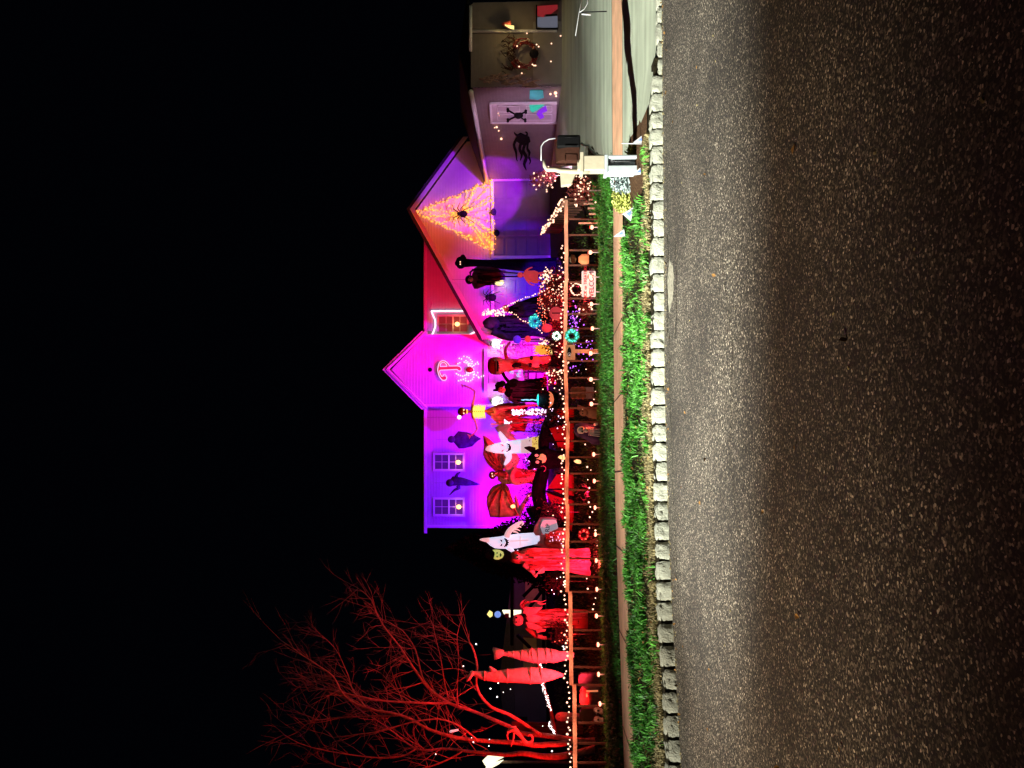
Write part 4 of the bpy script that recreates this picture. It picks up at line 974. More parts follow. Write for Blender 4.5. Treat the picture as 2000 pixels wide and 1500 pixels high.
# lit shrubs near the driveway end of the fence
for v, y, d, r, lab, nb in ((1050, 352, 24, .30, 'small shrub full of red tinted bulbs at the garage corner', 26), (1072, 343, 21, .22, 'dark leafy shrub with pale flower lights behind the mailbox', 14), (1135, 372, 17.2, .34, 'low bush with red and white bulbs at the fence end', 44), (1142, 606, 18.9, .2, 'low bush with a few warm bulbs behind the welcome sign fence', 12)):
    p = P(v, y, d); zg = G(p.x, d); t = thing('lit_shrub', lab, 'shrub', (p.x, d, zg))
    part(t, 'foliage', 'leaf_red', lambda b: leaves(b, p, r, 420, .035, (1, 1, 1)), False)
    part(t, 'stem', 'bark', lambda b: b.tube([(p.x, d, zg-.03), p], .02, 6))
    bulbset(t, 'bulb_warm', lambda b: [b.ball(p+Vector((random.gauss(0, .5)*r*1.2, random.gauss(0, .4)*r-.1, random.gauss(0, .5)*r*1.2)), random.uniform(.014, .028), 6) for _ in range(nb)])
    point('shrub_light', p+Vector((0, -.35, 0)), (1, .15, .08), 1.6, .1)

# ------------------------------------------------------------------ bare tree
TD = 19.3
t = thing('bare_tree', 'leafless multi stemmed tree lit red at the end of the fence', 'tree', (-9.0, TD, G(-9, TD)))
limbs = [
 [(1172, 1456, 10, 0), (1157, 1463, 9, 0), (1128, 1471, 8, 0), (1092, 1477, 8, 0), (1056, 1477, 7, .1), (1020, 1471, 6, .1), (986, 1474, 5, .2), (905, 1466, 3.4, .3), (864, 1462, 2.8, .5), (813, 1463, 2.2, .6), (754, 1419, 1.4, .8), (700, 1385, .8, 1)],
 [(1172, 1448, 9, -.1), (1128, 1448, 7, -.1), (1086, 1453, 6.5, -.2), (1044, 1455, 6, -.2), (1013, 1451, 5.5, -.2), (932, 1446, 4.6, -.3), (878, 1437, 4, -.4), (837, 1424, 3.4, -.4), (783, 1397, 3, -.4), (716, 1383, 2.4, -.4), (673, 1359, 2.1, -.5), (651, 1321, 1.8, -.5), (621, 1300, 1.4, -.6), (589, 1278, 1, -.6), (549, 1251, .6, -.6)],
 [(1172, 1446, 8, .2), (1140, 1448, 7, .2), (1104, 1442, 6.5, .3), (1056, 1435, 6, .4), (1020, 1432, 5.5, .5), (994, 1419, 5, .6), (932, 1392, 4, .5), (878, 1373, 3.6, .4), (837, 1343, 3.2, .3), (810, 1308, 2.6, .2), (783, 1265, 2, .1), (756, 1232, 1.6, 0), (735, 1197, 1.2, 0), (724, 1170, .9, -.1), (700, 1149, .5, -.1)],
 [(1056, 1435, 4, .3), (997, 1397, 4, 0), (959, 1381, 3.8, -.2), (937, 1356, 3.4, -.3), (929, 1329, 3.2, -.4), (932, 1300, 3, -.4), (921, 1262, 2.4, -.5), (913, 1254, 1, -.5)],
 [(837, 1343, 2.2, .3), (824, 1319, 2, .3), (810, 1267, 1.6, .4), (786, 1232, 1.2, .5), (754, 1213, .7, .5)],
 [(878, 1373, 2.6, .4), (824, 1373, 2.6, .1), (770, 1370, 2.3, -.1), (738, 1367, 2.1, -.2), (684, 1356, 1.7, -.3), (635, 1346, 1.2, -.3), (603, 1351, .7, -.4)],
 [(783, 1397, 2, -.4), (716, 1399, 1.8, -.3), (662, 1402, 1.4, -.2), (608, 1410, 1, -.1), (581, 1430, .6, 0)],
 [(813, 1463, 2, .6), (780, 1478, 1.8, .4), (716, 1478, 1.5, .3), (608, 1460, 1, .2), (554, 1435, .6, .1)],
 [(716, 1383, 1.6, -.4), (690, 1350, 1.4, -.2), (680, 1320, 1.1, 0), (660, 1275, .7, .1), (640, 1250, .4, .2)],
 [(905, 1466, 2, .3), (860, 1490, 1.8, .1), (780, 1510, 1.4, 0), (700, 1505, 1, 0), (640, 1490, .6, 0)],
 [(932, 1446, 2.4, -.3), (900, 1420, 2, -.5), (855, 1404, 1.8, -.6), (800, 1412, 1.4, -.7), (730, 1430, 1, -.8), (650, 1440, .6, -.9)],
 [(651, 1321, 1, -.5), (620, 1335, .8, -.4), (590, 1352, .5, -.3)],
 [(878, 1373, 1.8, .4), (870, 1340, 1.4, .5), (862, 1290, 1.1, .6), (850, 1240, .8, .7), (843, 1212, .4, .7)],
 [(895, 1380, 1.8, .3), (893, 1345, 1.4, .2), (896, 1300, 1, .1), (893, 1240, .8, 0), (905, 1200, .4, 0)],
]
tree_mb = MB(); tw = MB()
def segs(mb, pts):
    s = smooth_pts(pts, 3)
    mb.tube([P(q[0]+random.uniform(-.6, .6), q[1]+random.uniform(-.6, .6), TD+q[3]) for q in s], [max(.005, q[2]*TD/F*.82) for q in s], 7)
for L in limbs[:3]: segs(tree_mb, L)
for L in limbs[3:]: segs(tw, L)
def twig(p, dirv, ln, r, depth):
    pts = [p]; dd = dirv.normalized()
    for i in range(4):
        dd = (dd+Vector((random.gauss(0, .09), random.gauss(0, .09), random.gauss(0, .08)+.02))).normalized(); pts.append(pts[-1]+dd*ln/4)
    tw.tube(pts, [r, r*.85, r*.65, r*.5, r*.25], 5, False)
    if depth > 0:
        for k in range(random.choice((2, 3, 3))):
            q = pts[random.randint(1, 4)]; e = (dd+Vector((random.gauss(0, .6), random.gauss(0, .5), random.gauss(0, .45)))).normalized(); twig(q, e, ln*random.uniform(.45, .75), r*.6, depth-1)
for li, L in enumerate(limbs):
    s = smooth_pts(L, 3)
    for q in s[6 if li < 3 else 2:]:
        if q[0] > 985: continue
        for rep in range(1 if q[2] > 3 else 2):
            if random.random() < .60:
                p = P(q[0], q[1], TD+q[3]); e = Vector((random.gauss(.35, .55), random.gauss(0, .4), random.gauss(.75, .4)))
                twig(p, e, random.uniform(.4, 1.0), max(.005, min(.014, q[2]*TD/F*.35)), 2 if random.random() < .55 else 1)
tree_mb.build('trunk', 'bark', t, True); tw.build('branches', 'bark', t, True)
# second shrub trunk strip and bulbs in the tree
tb = thing('string_lights', 'tiny scattered white bulbs hanging in the red lit tree', 'string light', P(940, 1400, TD))
bulbset(tb, 'bulb_white', lambda b: [b.ball(P(v, y, TD-.6), r, 6) for v, y, r in ((930, 1258, .02), (905, 1301, .018), (958, 1345, .02), (973, 1334, .016), (971, 1361, .02), (983, 1352, .012), (997, 1346, .012), (925, 1450, .012), (956, 1444, .012), (955, 1457, .014), (924, 1449, .012), (921, 1441, .01), (1078, 1467, .022), (851, 1473, .015), (1060, 1418, .012))])

# pink lizard skeleton on the trunk
t = thing('skeleton_creature', 'pink hanging skeleton lizard with curled tail on the tree trunk', 'decoration', P(1010, 1435, 18.9))
part(t, 'body', 'pink_cloth', lambda b: limb(b, [(989, 1434, 1.5), (996, 1426, 4.5), (1004, 1424, 5.5), (1010, 1430, 4.5), (1017, 1438, 3.6), (1024, 1447, 3.6), (1032, 1451, 3.2), (1039, 1447, 2.6), (1040, 1440, 2.2), (1035, 1435, 1.6), (1031, 1438, .8)], 18.8))
part(t, 'leg', 'pink_cloth', lambda b: limb(b, [(993, 1430, 2), (990, 1436, 1.6), (993, 1445, .8)], 18.75))
part(t, 'leg', 'pink_cloth', lambda b: limb(b, [(1004, 1432, 1.8), (1002, 1445, 1.6), (998, 1458, .8)], 18.75))
part(t, 'jaw', 'bone', lambda b: limb(b, [(1003, 1422, 2), (1007, 1419, 1.4), (1008, 1425, .8)], 18.7))

# hanging mummies
def mummy(lab, rows, d, feet, wraps, rope):
    t = thing('hanging_mummy', lab, 'mummy', P(rows[-1][0], (rows[-1][1]+rows[-1][2])/2, d), 'wrapped mummies hanging upside down')
    part(t, 'body', 'mummy', lambda b: stack(b, rows, d, .75, 3, .05, 20))
    part(t, 'feet', 'mummy', lambda b: feet(b))
    part(t, 'wrapping', 'mummy', lambda b: [b.tube([P(v+dv*math.sin(a/2)+.6*math.cos(a), (y0+y1)/2+(y1-y0)/2*1.04*math.cos(a), d+(y1-y0)/2*d/F*.78*math.sin(a)) for a in np.linspace(0, 2*PI, 20)], .016, 5) for v, y0, y1, dv in wraps])
    part(t, 'rope', 'dark', lambda b: b.tube([P(*rope[0], d), P(*rope[1], d)], .012, 5))
mummy('shorter upside down wrapped mummy hanging next to the jester', [(976, 1273, 1282), (984, 1273.5, 1280.5), (1000, 1272, 1284), (1017, 1270, 1290), (1040, 1266.5, 1295), (1055, 1266, 1296), (1072, 1267, 1294), (1085, 1269, 1294), (1092, 1272, 1292), (1105, 1272, 1289), (1116, 1273, 1286), (1121, 1275, 1283)], 19.0,
      lambda b: (slab(b, [(962, 1268), (974, 1271), (984, 1274), (984, 1280), (975, 1286), (966, 1289)], 18.95, .16),), [(1000, 1272, 1284, 3), (992, 1273, 1282, 2), (1016, 1270, 1290, 4), (1042, 1266, 1295, -3), (1050, 1266, 1296, 2), (1066, 1266, 1295, 2), (1080, 1268, 1294, -2), (1030, 1268, 1292, 5)], ((962, 1278), (920, 1280)))
mummy('longer upside down wrapped mummy hanging closest to the tree', [(918, 1311, 1316), (925, 1311, 1320), (938, 1311, 1326), (952, 1311, 1330), (970, 1310, 1332), (995, 1307, 1333), (1020, 1304, 1334), (1045, 1304, 1335), (1058, 1305, 1334), (1070, 1307, 1330), (1082, 1309, 1327), (1092, 1313, 1323), (1100, 1316, 1321)], 18.6,
      lambda b: (slab(b, [(910, 1331), (914, 1322), (921, 1312), (926, 1316), (920, 1326), (912, 1332)], 18.5, .12), slab(b, [(955, 1303), (958, 1304), (970, 1311), (955, 1313)], 18.55, .1)), [(990, 1307, 1333, 2), (1035, 1304, 1335, 3), (1060, 1305, 1333, -3), (945, 1311, 1328, 2)], ((918, 1314), (900, 1318)))

# jester scarecrow
JD = 20.2
t = thing('jester_figure', 'red jester scarecrow with striped round mask and pointed collar', 'figure', P(1148, 1208, JD))
part(t, 'robe', 'crimson', lambda b: stack(b, [(1024, 1200, 1222), (1040, 1194, 1228), (1060, 1192, 1226), (1085, 1190, 1225), (1120, 1192, 1226), (1148, 1194, 1226)], JD, .6, 7, .14))
rags(t, 'red_cloth', 1050, 1148, 1192, 1226, 20.2, 26, 4, .64)
hd = part(t, 'mask', 'red_cloth', lambda b: b.ball(P(1012, 1211, JD-.15), .155, 18, (.98, .7, .95)))
part(hd, 'stitching', 'bone', lambda b: [b.tube([P(1012+s+.6*math.sin(i*2), 1204+i*1.4, JD-.27) for i in range(11)], .007, 4) for s in (-4.5, 1.5, 4.5)])
[part(hd, 'eye', 'dark', lambda b: b.ball(P(1008.5, yy, JD-.26), .028, 8)) for yy in (1206, 1215)]
for o in ([(1024, 1196), (1030, 1186), (1060, 1186), (1048, 1198), (1030, 1206)], [(1026, 1206), (1045, 1200), (1062, 1205), (1050, 1215), (1034, 1218)], [(1026, 1214), (1040, 1216), (1060, 1226), (1050, 1232), (1030, 1226)], [(1020, 1198), (1026, 1184), (1040, 1188), (1034, 1200)]):
    part(t, 'collar_point', 'red_cloth', lambda b: puff(b, o, JD-.3, .1))
part(t, 'arm', 'crimson', lambda b: limb(b, [(1028, 1226, 4), (1040, 1236, 4.5), (1048, 1243, 4.2), (1060, 1242, 3)], JD-.15))
hn = part(t, 'hand', 'red_cloth', lambda b: (limb(b, [(1048, 1234, 3.4), (1058, 1231, 3.4), (1066, 1231, 2.6)], JD-.25), [limb(b, [(1050, 1240+k*1.6, 1), (1060, 1243+k*1.8, .9), (1068, 1244+k*1.6, .5)], JD-.28, 5) for k in range(4)]))
part(t, 'arm', 'crimson', lambda b: limb(b, [(1028, 1196, 4), (1022, 1186, 3.6), (1024, 1178, 3), (1034, 1176, 2.4)], JD))
part(t, 'horn', 'red_cloth', lambda b: limb(b, [(1024, 1192, 1.6), (1017, 1184, 2.2), (1018, 1177, 1.8), (1026, 1171, .5)], JD-.1))
part(t, 'sash', 'red_cloth', lambda b: [limb(b, [(1036, 1176, 1.4), (1046, 1174, 1.6), (1056, 1176, 1.3), (1067, 1172, .5)], JD, 6), limb(b, [(1050, 1178, 1.5), (1060, 1180, 1.5), (1066, 1178, .5)], JD, 6)])

# lit column lantern behind the jester
t = thing('lantern_column', 'distant pale column with yellow diamond top and blue lamp behind the jester', 'lamp', P(1060, 1200, 42))
part(t, 'column', 'pale_window', lambda b: slab(b, [(981, 1193), (1018, 1193.5), (1018, 1198), (1003, 1202), (996, 1206), (990, 1203), (984, 1199)], 42, .2), False)
part(t, 'top_diamond', 'yellow_glow', lambda b: puff(b, [(951, 1200), (956, 1192), (962, 1196), (962, 1203), (957, 1206)], 42, .3))
part(t, 'blue_lamp', 'blue_glow', lambda b: pxball(b, 972, 1200, 6.5, 42.1))
part(t, 'red_band', 'crimson', lambda b: slab(b, [(986, 1199), (994, 1199), (994, 1208), (986, 1206)], 41.9, .2), False)
part(t, 'pole', 'dark', lambda b: b.tube([P(960, 1201, 42.3), P(1075, 1201, 42.3)], .12, 8))

# neighbour's house far behind
t = thing('neighbour_house', 'dim tan and mauve house far behind the fence beside the tree', 'house', (-16.5, 46, 1.4))
NH = 46
def nwall(v0, v1, y0, y1, m, d=NH, nm='wall'):
    a = P(v0, y1, d); c = P(v1, y0, d); part(t, nm, m, lambda b: b.box(((a.x+c.x)/2, d+2, (a.z+c.z)/2), (c.x-a.x, 4, a.z-c.z)), False)
nwall(1004, 1074, 1100, 1560, 'neigh_wall'); nwall(1026, 1058, 1118, 1188, 'tan_wall', NH-.3, 'tan_wall'); nwall(1022, 1048, 1246, 1318, 'tan_wall', NH-.3, 'tan_wall')
part(t, 'roof', 'shingle', lambda b: b.prism([P(1004, 1090, NH-.6), P(975, 1330, NH-.6), P(1004, 1580, NH-.6)], (0, 6, 0)), False)
part(t, 'window', 'dark', lambda b: [b.prism([P(v, y, NH-.02) for v, y in o], (0, .01, 0)) for o in ([(1010, 1400), (1030, 1400), (1030, 1425), (1010, 1425)],)], False)
spot('porch_light', (-14.5, 40, 2.5), (-15.0, 46, 2.4), (1, .62, .32), 120, 100, .8)
spot('porch_light', (-18.5, 40, 2.5), (-19.0, 46, 2.0), (.6, .4, 1), 60, 60, .8)
# dark diagonal trellis between
t = thing('trellis', 'dark diagonal rail trellis standing before the neighbour house', 'trellis', P(1085, 1220, 30))
[part(t, 'slat', 'dark', lambda b: b.tube([P(a, c, 30), P(e, f, 30)], .07, 5)) for a, c, e, f in ((1062, 1125, 1022, 1165), (1062, 1150, 1035, 1185), (1010, 1240, 1060, 1290), (1010, 1205, 1085, 1250), (1000, 1112, 1000, 1260), (1062, 1112, 1062, 1300))]

# diagonal thick light rope left
t = thing('light_garland', 'thick garland of white bulbs sloping behind the hanging mummies', 'garland', P(1065, 1380, 19.8))
gp = []
for s0, s1 in (((1058, 1334), (1076, 1388)), ((1071, 1412), (1084, 1434)), ((1056, 1298), (1058, 1306)), ((1100, 1262), (1104, 1270))):
    n = int(math.hypot(s1[0]-s0[0], s1[1]-s0[1])*1.1)
    gp += [(s0[0]+(s1[0]-s0[0])*i/n+random.gauss(0, 1.6), s0[1]+(s1[1]-s0[1])*i/n+random.gauss(0, 1.2)) for i in range(n)]
bulbset(t, 'bulb_white', lambda b: [b.ball(P(v, y, 19.7), random.uniform(.007, .016), 6) for v, y in gp])
part(t, 'cord', 'leaf_red', lambda b: b.tube([P(v, y, 19.75) for v, y in ((1052, 1296), (1058, 1330), (1075, 1385), (1085, 1436))], .05, 6))

# red curtain fence behind the tree, small shed
t = thing('plank_screen', 'red lit vertical plank screen between mummies and tree', 'screen', P(1100, 1400, 21))
[part(t, 'plank', 'post_wood', lambda b: b.box((P(1, 1392+k*3.1, 21).x, 21+.02*(k % 2), (P(1000, 1400, 21).z+.5)/2), (.038, .03, P(1000+random.uniform(-3, 3), 1400, 21).z-.5)), False) for k in range(7)]
part(t, 'crossbar', 'post_wood', lambda b: b.box((P(1, 1401, 21).x, 21.05, 1.2), (.32, .03, .06)), False)

# tombstones
def tomb(lab, outline, d, m, txt=None, extra=None, tilt=0, tsize=.2, tpos=None, tm='dark', th=.12):
    ps = [P(v, y, d) for v, y in outline]; zmin = min(p.z for p in ps); t = thing('tombstone', lab, 'tombstone', (ps[0].x, d, zmin))
    part(t, 'slab', m, lambda b: slab(b, outline, d, th), False, .012)
    if txt: text('lettering', txt, P(*tpos, d-.012), tsize, tm, t, 0, .004, tilt)
    if extra: extra(t)
    return t
tomb('pale leaning tombstone lettered RIP beside the pointed ghost', [(1060, 1044), (1086, 1046), (1090, 1030), (1086, 1016), (1060, 1016), (1055, 1030)], 21, 'stone_pale', 'RIP', lambda t: part(t, 'back_slab', 'stone_grey', lambda b: slab(b, [(1042, 1040), (1044, 1030), (1055, 1013), (1078, 1012), (1088, 1016), (1062, 1016), (1054, 1030), (1058, 1046), (1046, 1046)], 21.14, .2), False), .1, .17, (1070, 1031))
tomb('red lit rounded tombstone below the longer mummy', [(1190, 1341), (1190, 1316), (1134, 1317), (1130, 1321), (1129, 1330), (1130, 1339)], 18.4, 'stone_dark')
def cand(t):
    part(t, 'bracket', 'pumpkin_glow', lambda b: (b.tube([P(1145, 1350, 17.9), P(1168, 1349.5, 17.9)], .022, 6), b.tube([P(1146, 1355, 17.9), P(1146, 1361, 17.9)], .02, 6)))
tomb('square red lit tombstone with an L shaped glowing mark near the tree', [(1186, 1378), (1186, 1342), (1136, 1342), (1132, 1348), (1132, 1374), (1136, 1378)], 18.1, 'stone_dark', None, cand)
tomb('narrow brown tombstone behind the fence closest to the tree', [(1184, 1412), (1184, 1384), (1136, 1385), (1132, 1392), (1132, 1404), (1137, 1411)], 18.6, 'tan_wall')
for v, y, lab in ((1172, 1388, 'small pink skull box next to the last path light'), (1172, 1406, 'small pale skull box at the foot of the brown tombstone')):
    p = P(v, y, 17.3); t = thing('skull_ornament', lab, 'skull ornament', (p.x, 17.3, G(p.x, 17.3)))
    part(t, 'skull', 'bone', lambda b: (b.ball(p+Vector((0, 0, .06)), .09, 14, (.85, .9, 1)), b.box(p+Vector((0, -.03, -.05)), (.10, .09, .09))))
    [part(t, 'eye', 'dark', lambda b: b.ball(p+Vector((s*.035, -.08, .05)), .022, 8)) for s in (-1, 1)]
    part(t, 'base', 'stone_grey', lambda b: b.box((p.x, 17.32, (p.z-.1+G(p.x, 17.3))/2), (.16, .14, max(.05, p.z-.1-G(p.x, 17.3)))), False)
# red fabric boulder / hanging pink thing left
t = thing('sack_ghost', 'small pink sack ghost perched behind the fence rail near the tree', 'figure', P(1108, 1400, 19.3))
part(t, 'body', 'pink_cloth', lambda b: stack(b, [(1084, 1398, 1402), (1088, 1393, 1407), (1096, 1391, 1409), (1108, 1392, 1409), (1135, 1394, 1407)], 19.3, .7, 5, .1))
[part(t, 'eye', 'dark', lambda b: pxball(b, 1092, yy, .9, 19.17)) for yy in (1397, 1403)]
# glowing wing at the picture's lower edge
t = thing('glowing_wing', 'cream white glowing pointed wings beyond the tree at the photo edge', 'light decoration', P(1000, 1495, 22))
part(t, 'upper_wing', 'pale_window', lambda b: puff(b, [(942, 1486), (952, 1476), (972, 1476), (985, 1478), (974, 1484), (962, 1491), (948, 1496)], 22, .15))
part(t, 'lower_wing', 'pale_window', lambda b: puff(b, [(950, 1494), (966, 1489), (984, 1484), (975, 1492), (960, 1500), (948, 1502)], 21.9, .12))
part(t, 'stand', 'bark', lambda b: b.tube([P(965, 1488, 22.1), P(1140, 1490, 22.1)], .04, 6))
t = thing('cloth_banner', 'white rag strip caught in the tree branches', 'banner', P(886, 1428, 18.6))
part(t, 'cloth', 'ghost_redlit', lambda b: puff(b, [(877, 1429), (880, 1426), (888, 1425), (895, 1424), (896, 1427), (888, 1429), (880, 1431)], 18.6, .06))

# ------------------------------------------------------------------ ghosts
def face(t, eyes, mouth, d, m='dark'):
    for e in eyes: part(t, 'eye', e[1], lambda b: slab(b, e[0], d, .02), False)
    part(t, 'mouth', m, lambda b: slab(b, mouth, d-.005, .02), False)
GB = 22.0
t = thing('pointed_ghost', 'tall white glowing ghost with pointed hood and raised claw arm', 'inflatable ghost', P(1098, 1058, GB))
part(t, 'body', 'ghost_body', lambda b: stack(b, [(949, 1051.5, 1058), (958, 1050, 1066), (967, 1049, 1071), (977, 1048, 1072), (986, 1046, 1072), (996, 1045, 1072), (1010, 1043, 1071), (1025, 1042, 1067), (1040, 1041, 1064), (1054, 1040, 1061)], GB, .65, 5, .05))
part(t, 'hood_tip', 'ghost_redlit', lambda b: stack(b, [(937, 1053, 1055), (941, 1051.5, 1056.5), (950, 1050.5, 1059), (956, 1050, 1063)], GB, .7))
part(t, 'skirt', 'pink_cloth', lambda b: stack(b, [(1040, 1040, 1064), (1055, 1036, 1068), (1070, 1034, 1074), (1085, 1034, 1078), (1098, 1036, 1080)], GB+.05, .6, 9, .2, 36))
part(t, 'arm', 'ghost_redlit', lambda b: limb(b, [(990, 1049, 6), (993, 1040, 5.5), (1000, 1032, 5), (1008, 1026, 4.2), (1015, 1021, 3), (1021, 1019, 2.4)], GB-.1))
part(t, 'hand', 'ghost_redlit', lambda b: [limb(b, q, GB-.15, 6) for q in ([(1008, 1030, 2.4), (1014, 1028, 1.8), (1018, 1030, 1)], [(1004, 1034, 2.2), (1010, 1034, 1.6), (1016, 1037, .8)], [(1002, 1038, 2), (1008, 1039, 1.5), (1013, 1042, .8)], [(1019, 1019, 2.2), (1022, 1022, 1.8), (1019, 1026, 1)])])
part(t, 'arm', 'ghost_body', lambda b: limb(b, [(992, 1068, 6), (1000, 1075, 4), (1006, 1080, 2.5), (1012, 1074, 1)], GB-.05))
zf = GB-.30
part(t, 'eye', 'dark', lambda b: slab(b, [(976, 1054), (980, 1054.5), (981.5, 1057), (979.5, 1059.5), (978.5, 1057)], GB-.24, .02), False)
part(t, 'eye', 'dark', lambda b: slab(b, [(976, 1067), (980, 1066.5), (981.5, 1064), (979.5, 1061.5), (978.5, 1064)], GB-.24, .02), False)
part(t, 'mouth', 'dark', lambda b: slab(b, [(984, 1052), (987, 1051), (988, 1053), (991, 1052), (990, 1055), (994, 1055), (991.5, 1058), (995, 1060), (991.5, 1062), (994, 1065), (990, 1065), (991, 1068), (988, 1067), (986, 1069), (984, 1068), (987, 1063), (988, 1060), (987, 1056)], GB-.27, .02), False)
part(t, 'chest_highlight', 'ghost_redlit', lambda b: (b.tube([P(996, 1057, GB-.26), P(1032, 1055, GB-.22)], .014, 5), b.tube([P(1016, 1047, GB-.2), P(1016, 1066, GB-.2)], .014, 5)))  # cross-shaped highlight on the body, built as thin pale tubes
GAd = 23.5
t = thing('smiling_ghost', 'white glowing smiling ghost with outstretched arms and amber base', 'inflatable ghost', P(1072, 868, GAd))
part(t, 'body', 'ghost_body', lambda b: stack(b, [(955, 874, 879), (960, 869, 883), (967, 866, 885), (978, 864, 885.5), (990, 862, 886), (1002, 860, 885.5), (1012, 858.5, 885.5), (1018, 858, 885.5)], GAd, .6))
part(t, 'hood_rim', 'ghost_redlit', lambda b: stack(b, [(948, 877, 879.5), (952, 871, 881), (958, 869, 883)], GAd+.02, .6))
part(t, 'lower_body', 'ghost_redlit', lambda b: stack(b, [(1017, 858.2, 885.5), (1030, 856, 885.5), (1040, 854, 885)], GAd, .6))
part(t, 'base', 'ghost_base', lambda b: stack(b, [(1039, 854, 885), (1052, 851.5, 885), (1064, 850, 884), (1071, 858, 881)], GAd, .6, 9, .06))
for q, nm in (([(988, 864, 6.5), (983, 857, 6), (978, 849, 4.5), (975.5, 843, 2)], 'arm'), ([(990, 884, 7), (994, 892, 6), (991, 900, 4.6), (985, 908, 2)], 'arm')):
    part(t, nm, 'ghost_body', lambda b: limb(b, q, GAd-.05, 10))
mat('eye_red', (.5, .02, .08), .6, .1, 8, 0, em=(.6, .02, .1), ems=.3)
part(t, 'eye', 'eye_red', lambda b: slab(b, [(976, 868), (982, 868), (985, 872.5), (981, 870.5)], GAd-.23, .02), False)
part(t, 'eye', 'eye_red', lambda b: slab(b, [(978, 882), (982, 882), (985, 877.5), (981, 879.5)], GAd-.23, .02), False)
part(t, 'mouth', 'dark', lambda b: slab(b, [(985, 864.5), (991, 866), (996, 868), (998.5, 873), (998, 878), (994, 881), (989, 883), (987, 884), (990, 880.5), (993, 879), (991.5, 877), (994, 875), (993, 872), (994.5, 870), (991.5, 869), (991, 867)], GAd-.26, .02), False)

# ghoul with green face mask
t = thing('masked_ghoul', 'black robed ghoul with yellow green crescent face beside the pointed ghost', 'figure', P(1110, 1085, 23))
part(t, 'robe', 'black_cloth', lambda b: stack(b, [(945, 1080, 1086), (952, 1073, 1092), (966, 1070, 1098), (985, 1068, 1100), (1005, 1062, 1108), (1040, 1060, 1112), (1080, 1058, 1114), (1108, 1056, 1116)], 23, .6, 7, .15))
part(t, 'mask', 'mask_green', lambda b: puff(b, [(962, 1074), (968, 1073), (976, 1074), (983, 1078), (984.5, 1084), (981, 1090), (974, 1093), (968, 1093), (964, 1091), (966, 1084), (966, 1078)], 22.65, .18))
[part(t, 'eye', 'dark', lambda b: pxball(b, 971, yy, 1.4, 22.55)) for yy in (1080, 1087)]
part(t, 'mouth', 'dark', lambda b: slab(b, [(977, 1080), (980, 1084), (977, 1088), (976, 1084)], 22.54, .02), False)

# tall red robed figure
RD = 19.4
t = thing('red_reaper', 'tall pale skull figure in a long glowing red robe reaching out', 'figure', P(1150, 1098, RD))
part(t, 'robe', 'red_cloth', lambda b: stack(b, [(1014, 1081, 1096), (1020, 1074, 1103), (1032, 1071, 1106), (1050, 1071, 1107), (1075, 1073, 1110), (1104, 1075, 1115), (1125, 1076, 1119), (1150, 1075, 1123)], RD, .55, 9, .17, 44, .05))
rags(t, 'crimson', 1024, 1150, 1074, 1114, 19.4, 34, 3.4, .58)
rags(t, 'red_cloth', 1040, 1155, 1074, 1118, 19.4, 24, 4, .62)
part(t, 'hood', 'crimson', lambda b: stack(b, [(996, 1084, 1092), (1000, 1078, 1098), (1008, 1076, 1101), (1018, 1077, 1101)], RD+.03, .8, 5, .1))
sk = part(t, 'skull', 'bone', lambda b: (b.ball(P(1011, 1088, RD-.19), .085, 16, (.85, .9, 1)), b.ball(P(1017.5, 1089, RD-.2), .05, 12, (.85, .8, .9))))
[part(sk, 'eye_socket', 'dark', lambda b: b.ball(P(1011, yy, RD-.262), .02, 8)) for yy in (1085.5, 1090.5)]
part(t, 'arm', 'red_cloth', lambda b: limb(b, [(1022, 1102, 4.5), (1032, 1110, 4.6), (1040, 1116, 4.4), (1044, 1122, 3.8), (1048, 1126, 3)], RD-.1, 10))
part(t, 'hand', 'bone', lambda b: [limb(b, [(1046, 1123+k*.4, 1), (1052+k, 1120-k*1.9, .9), (1060+k*.5, 1119-k*2.6, .7), (1064, 1118-k*2.4, .4)], RD-.2, 5) for k in range(5)])
part(t, 'sleeve', 'crimson', lambda b: limb(b, [(1034, 1112, 3.6), (1046, 1108, 3), (1058, 1104, 2)], RD-.15))
part(t, 'staff', 'crimson', lambda b: b.tube([P(1078, 1092, RD-.35), P(1150, 1092, RD-.35)], .02, 6))
t = thing('tattered_cloth', 'red sparkling tattered cloth heap at the foot of the pointed ghost', 'cloth', P(1100, 1056, 20.6))
part(t, 'cloth', 'red_cloth', lambda b: stack(b, [(1062, 1052, 1060), (1068, 1044, 1066), (1080, 1038, 1072), (1094, 1035, 1076), (1104, 1036, 1078)], 20.6, .5, 11, .25, 44, .08))
rags(t, 'crimson', 1064, 1102, 1038, 1076, 20.6, 26, 3, .55)
bulbset(t, 'bulb_pink', lambda b: [b.ball(P(random.uniform(1072, 1100), random.uniform(1038, 1074), 20.2), .012, 5) for _ in range(16)])

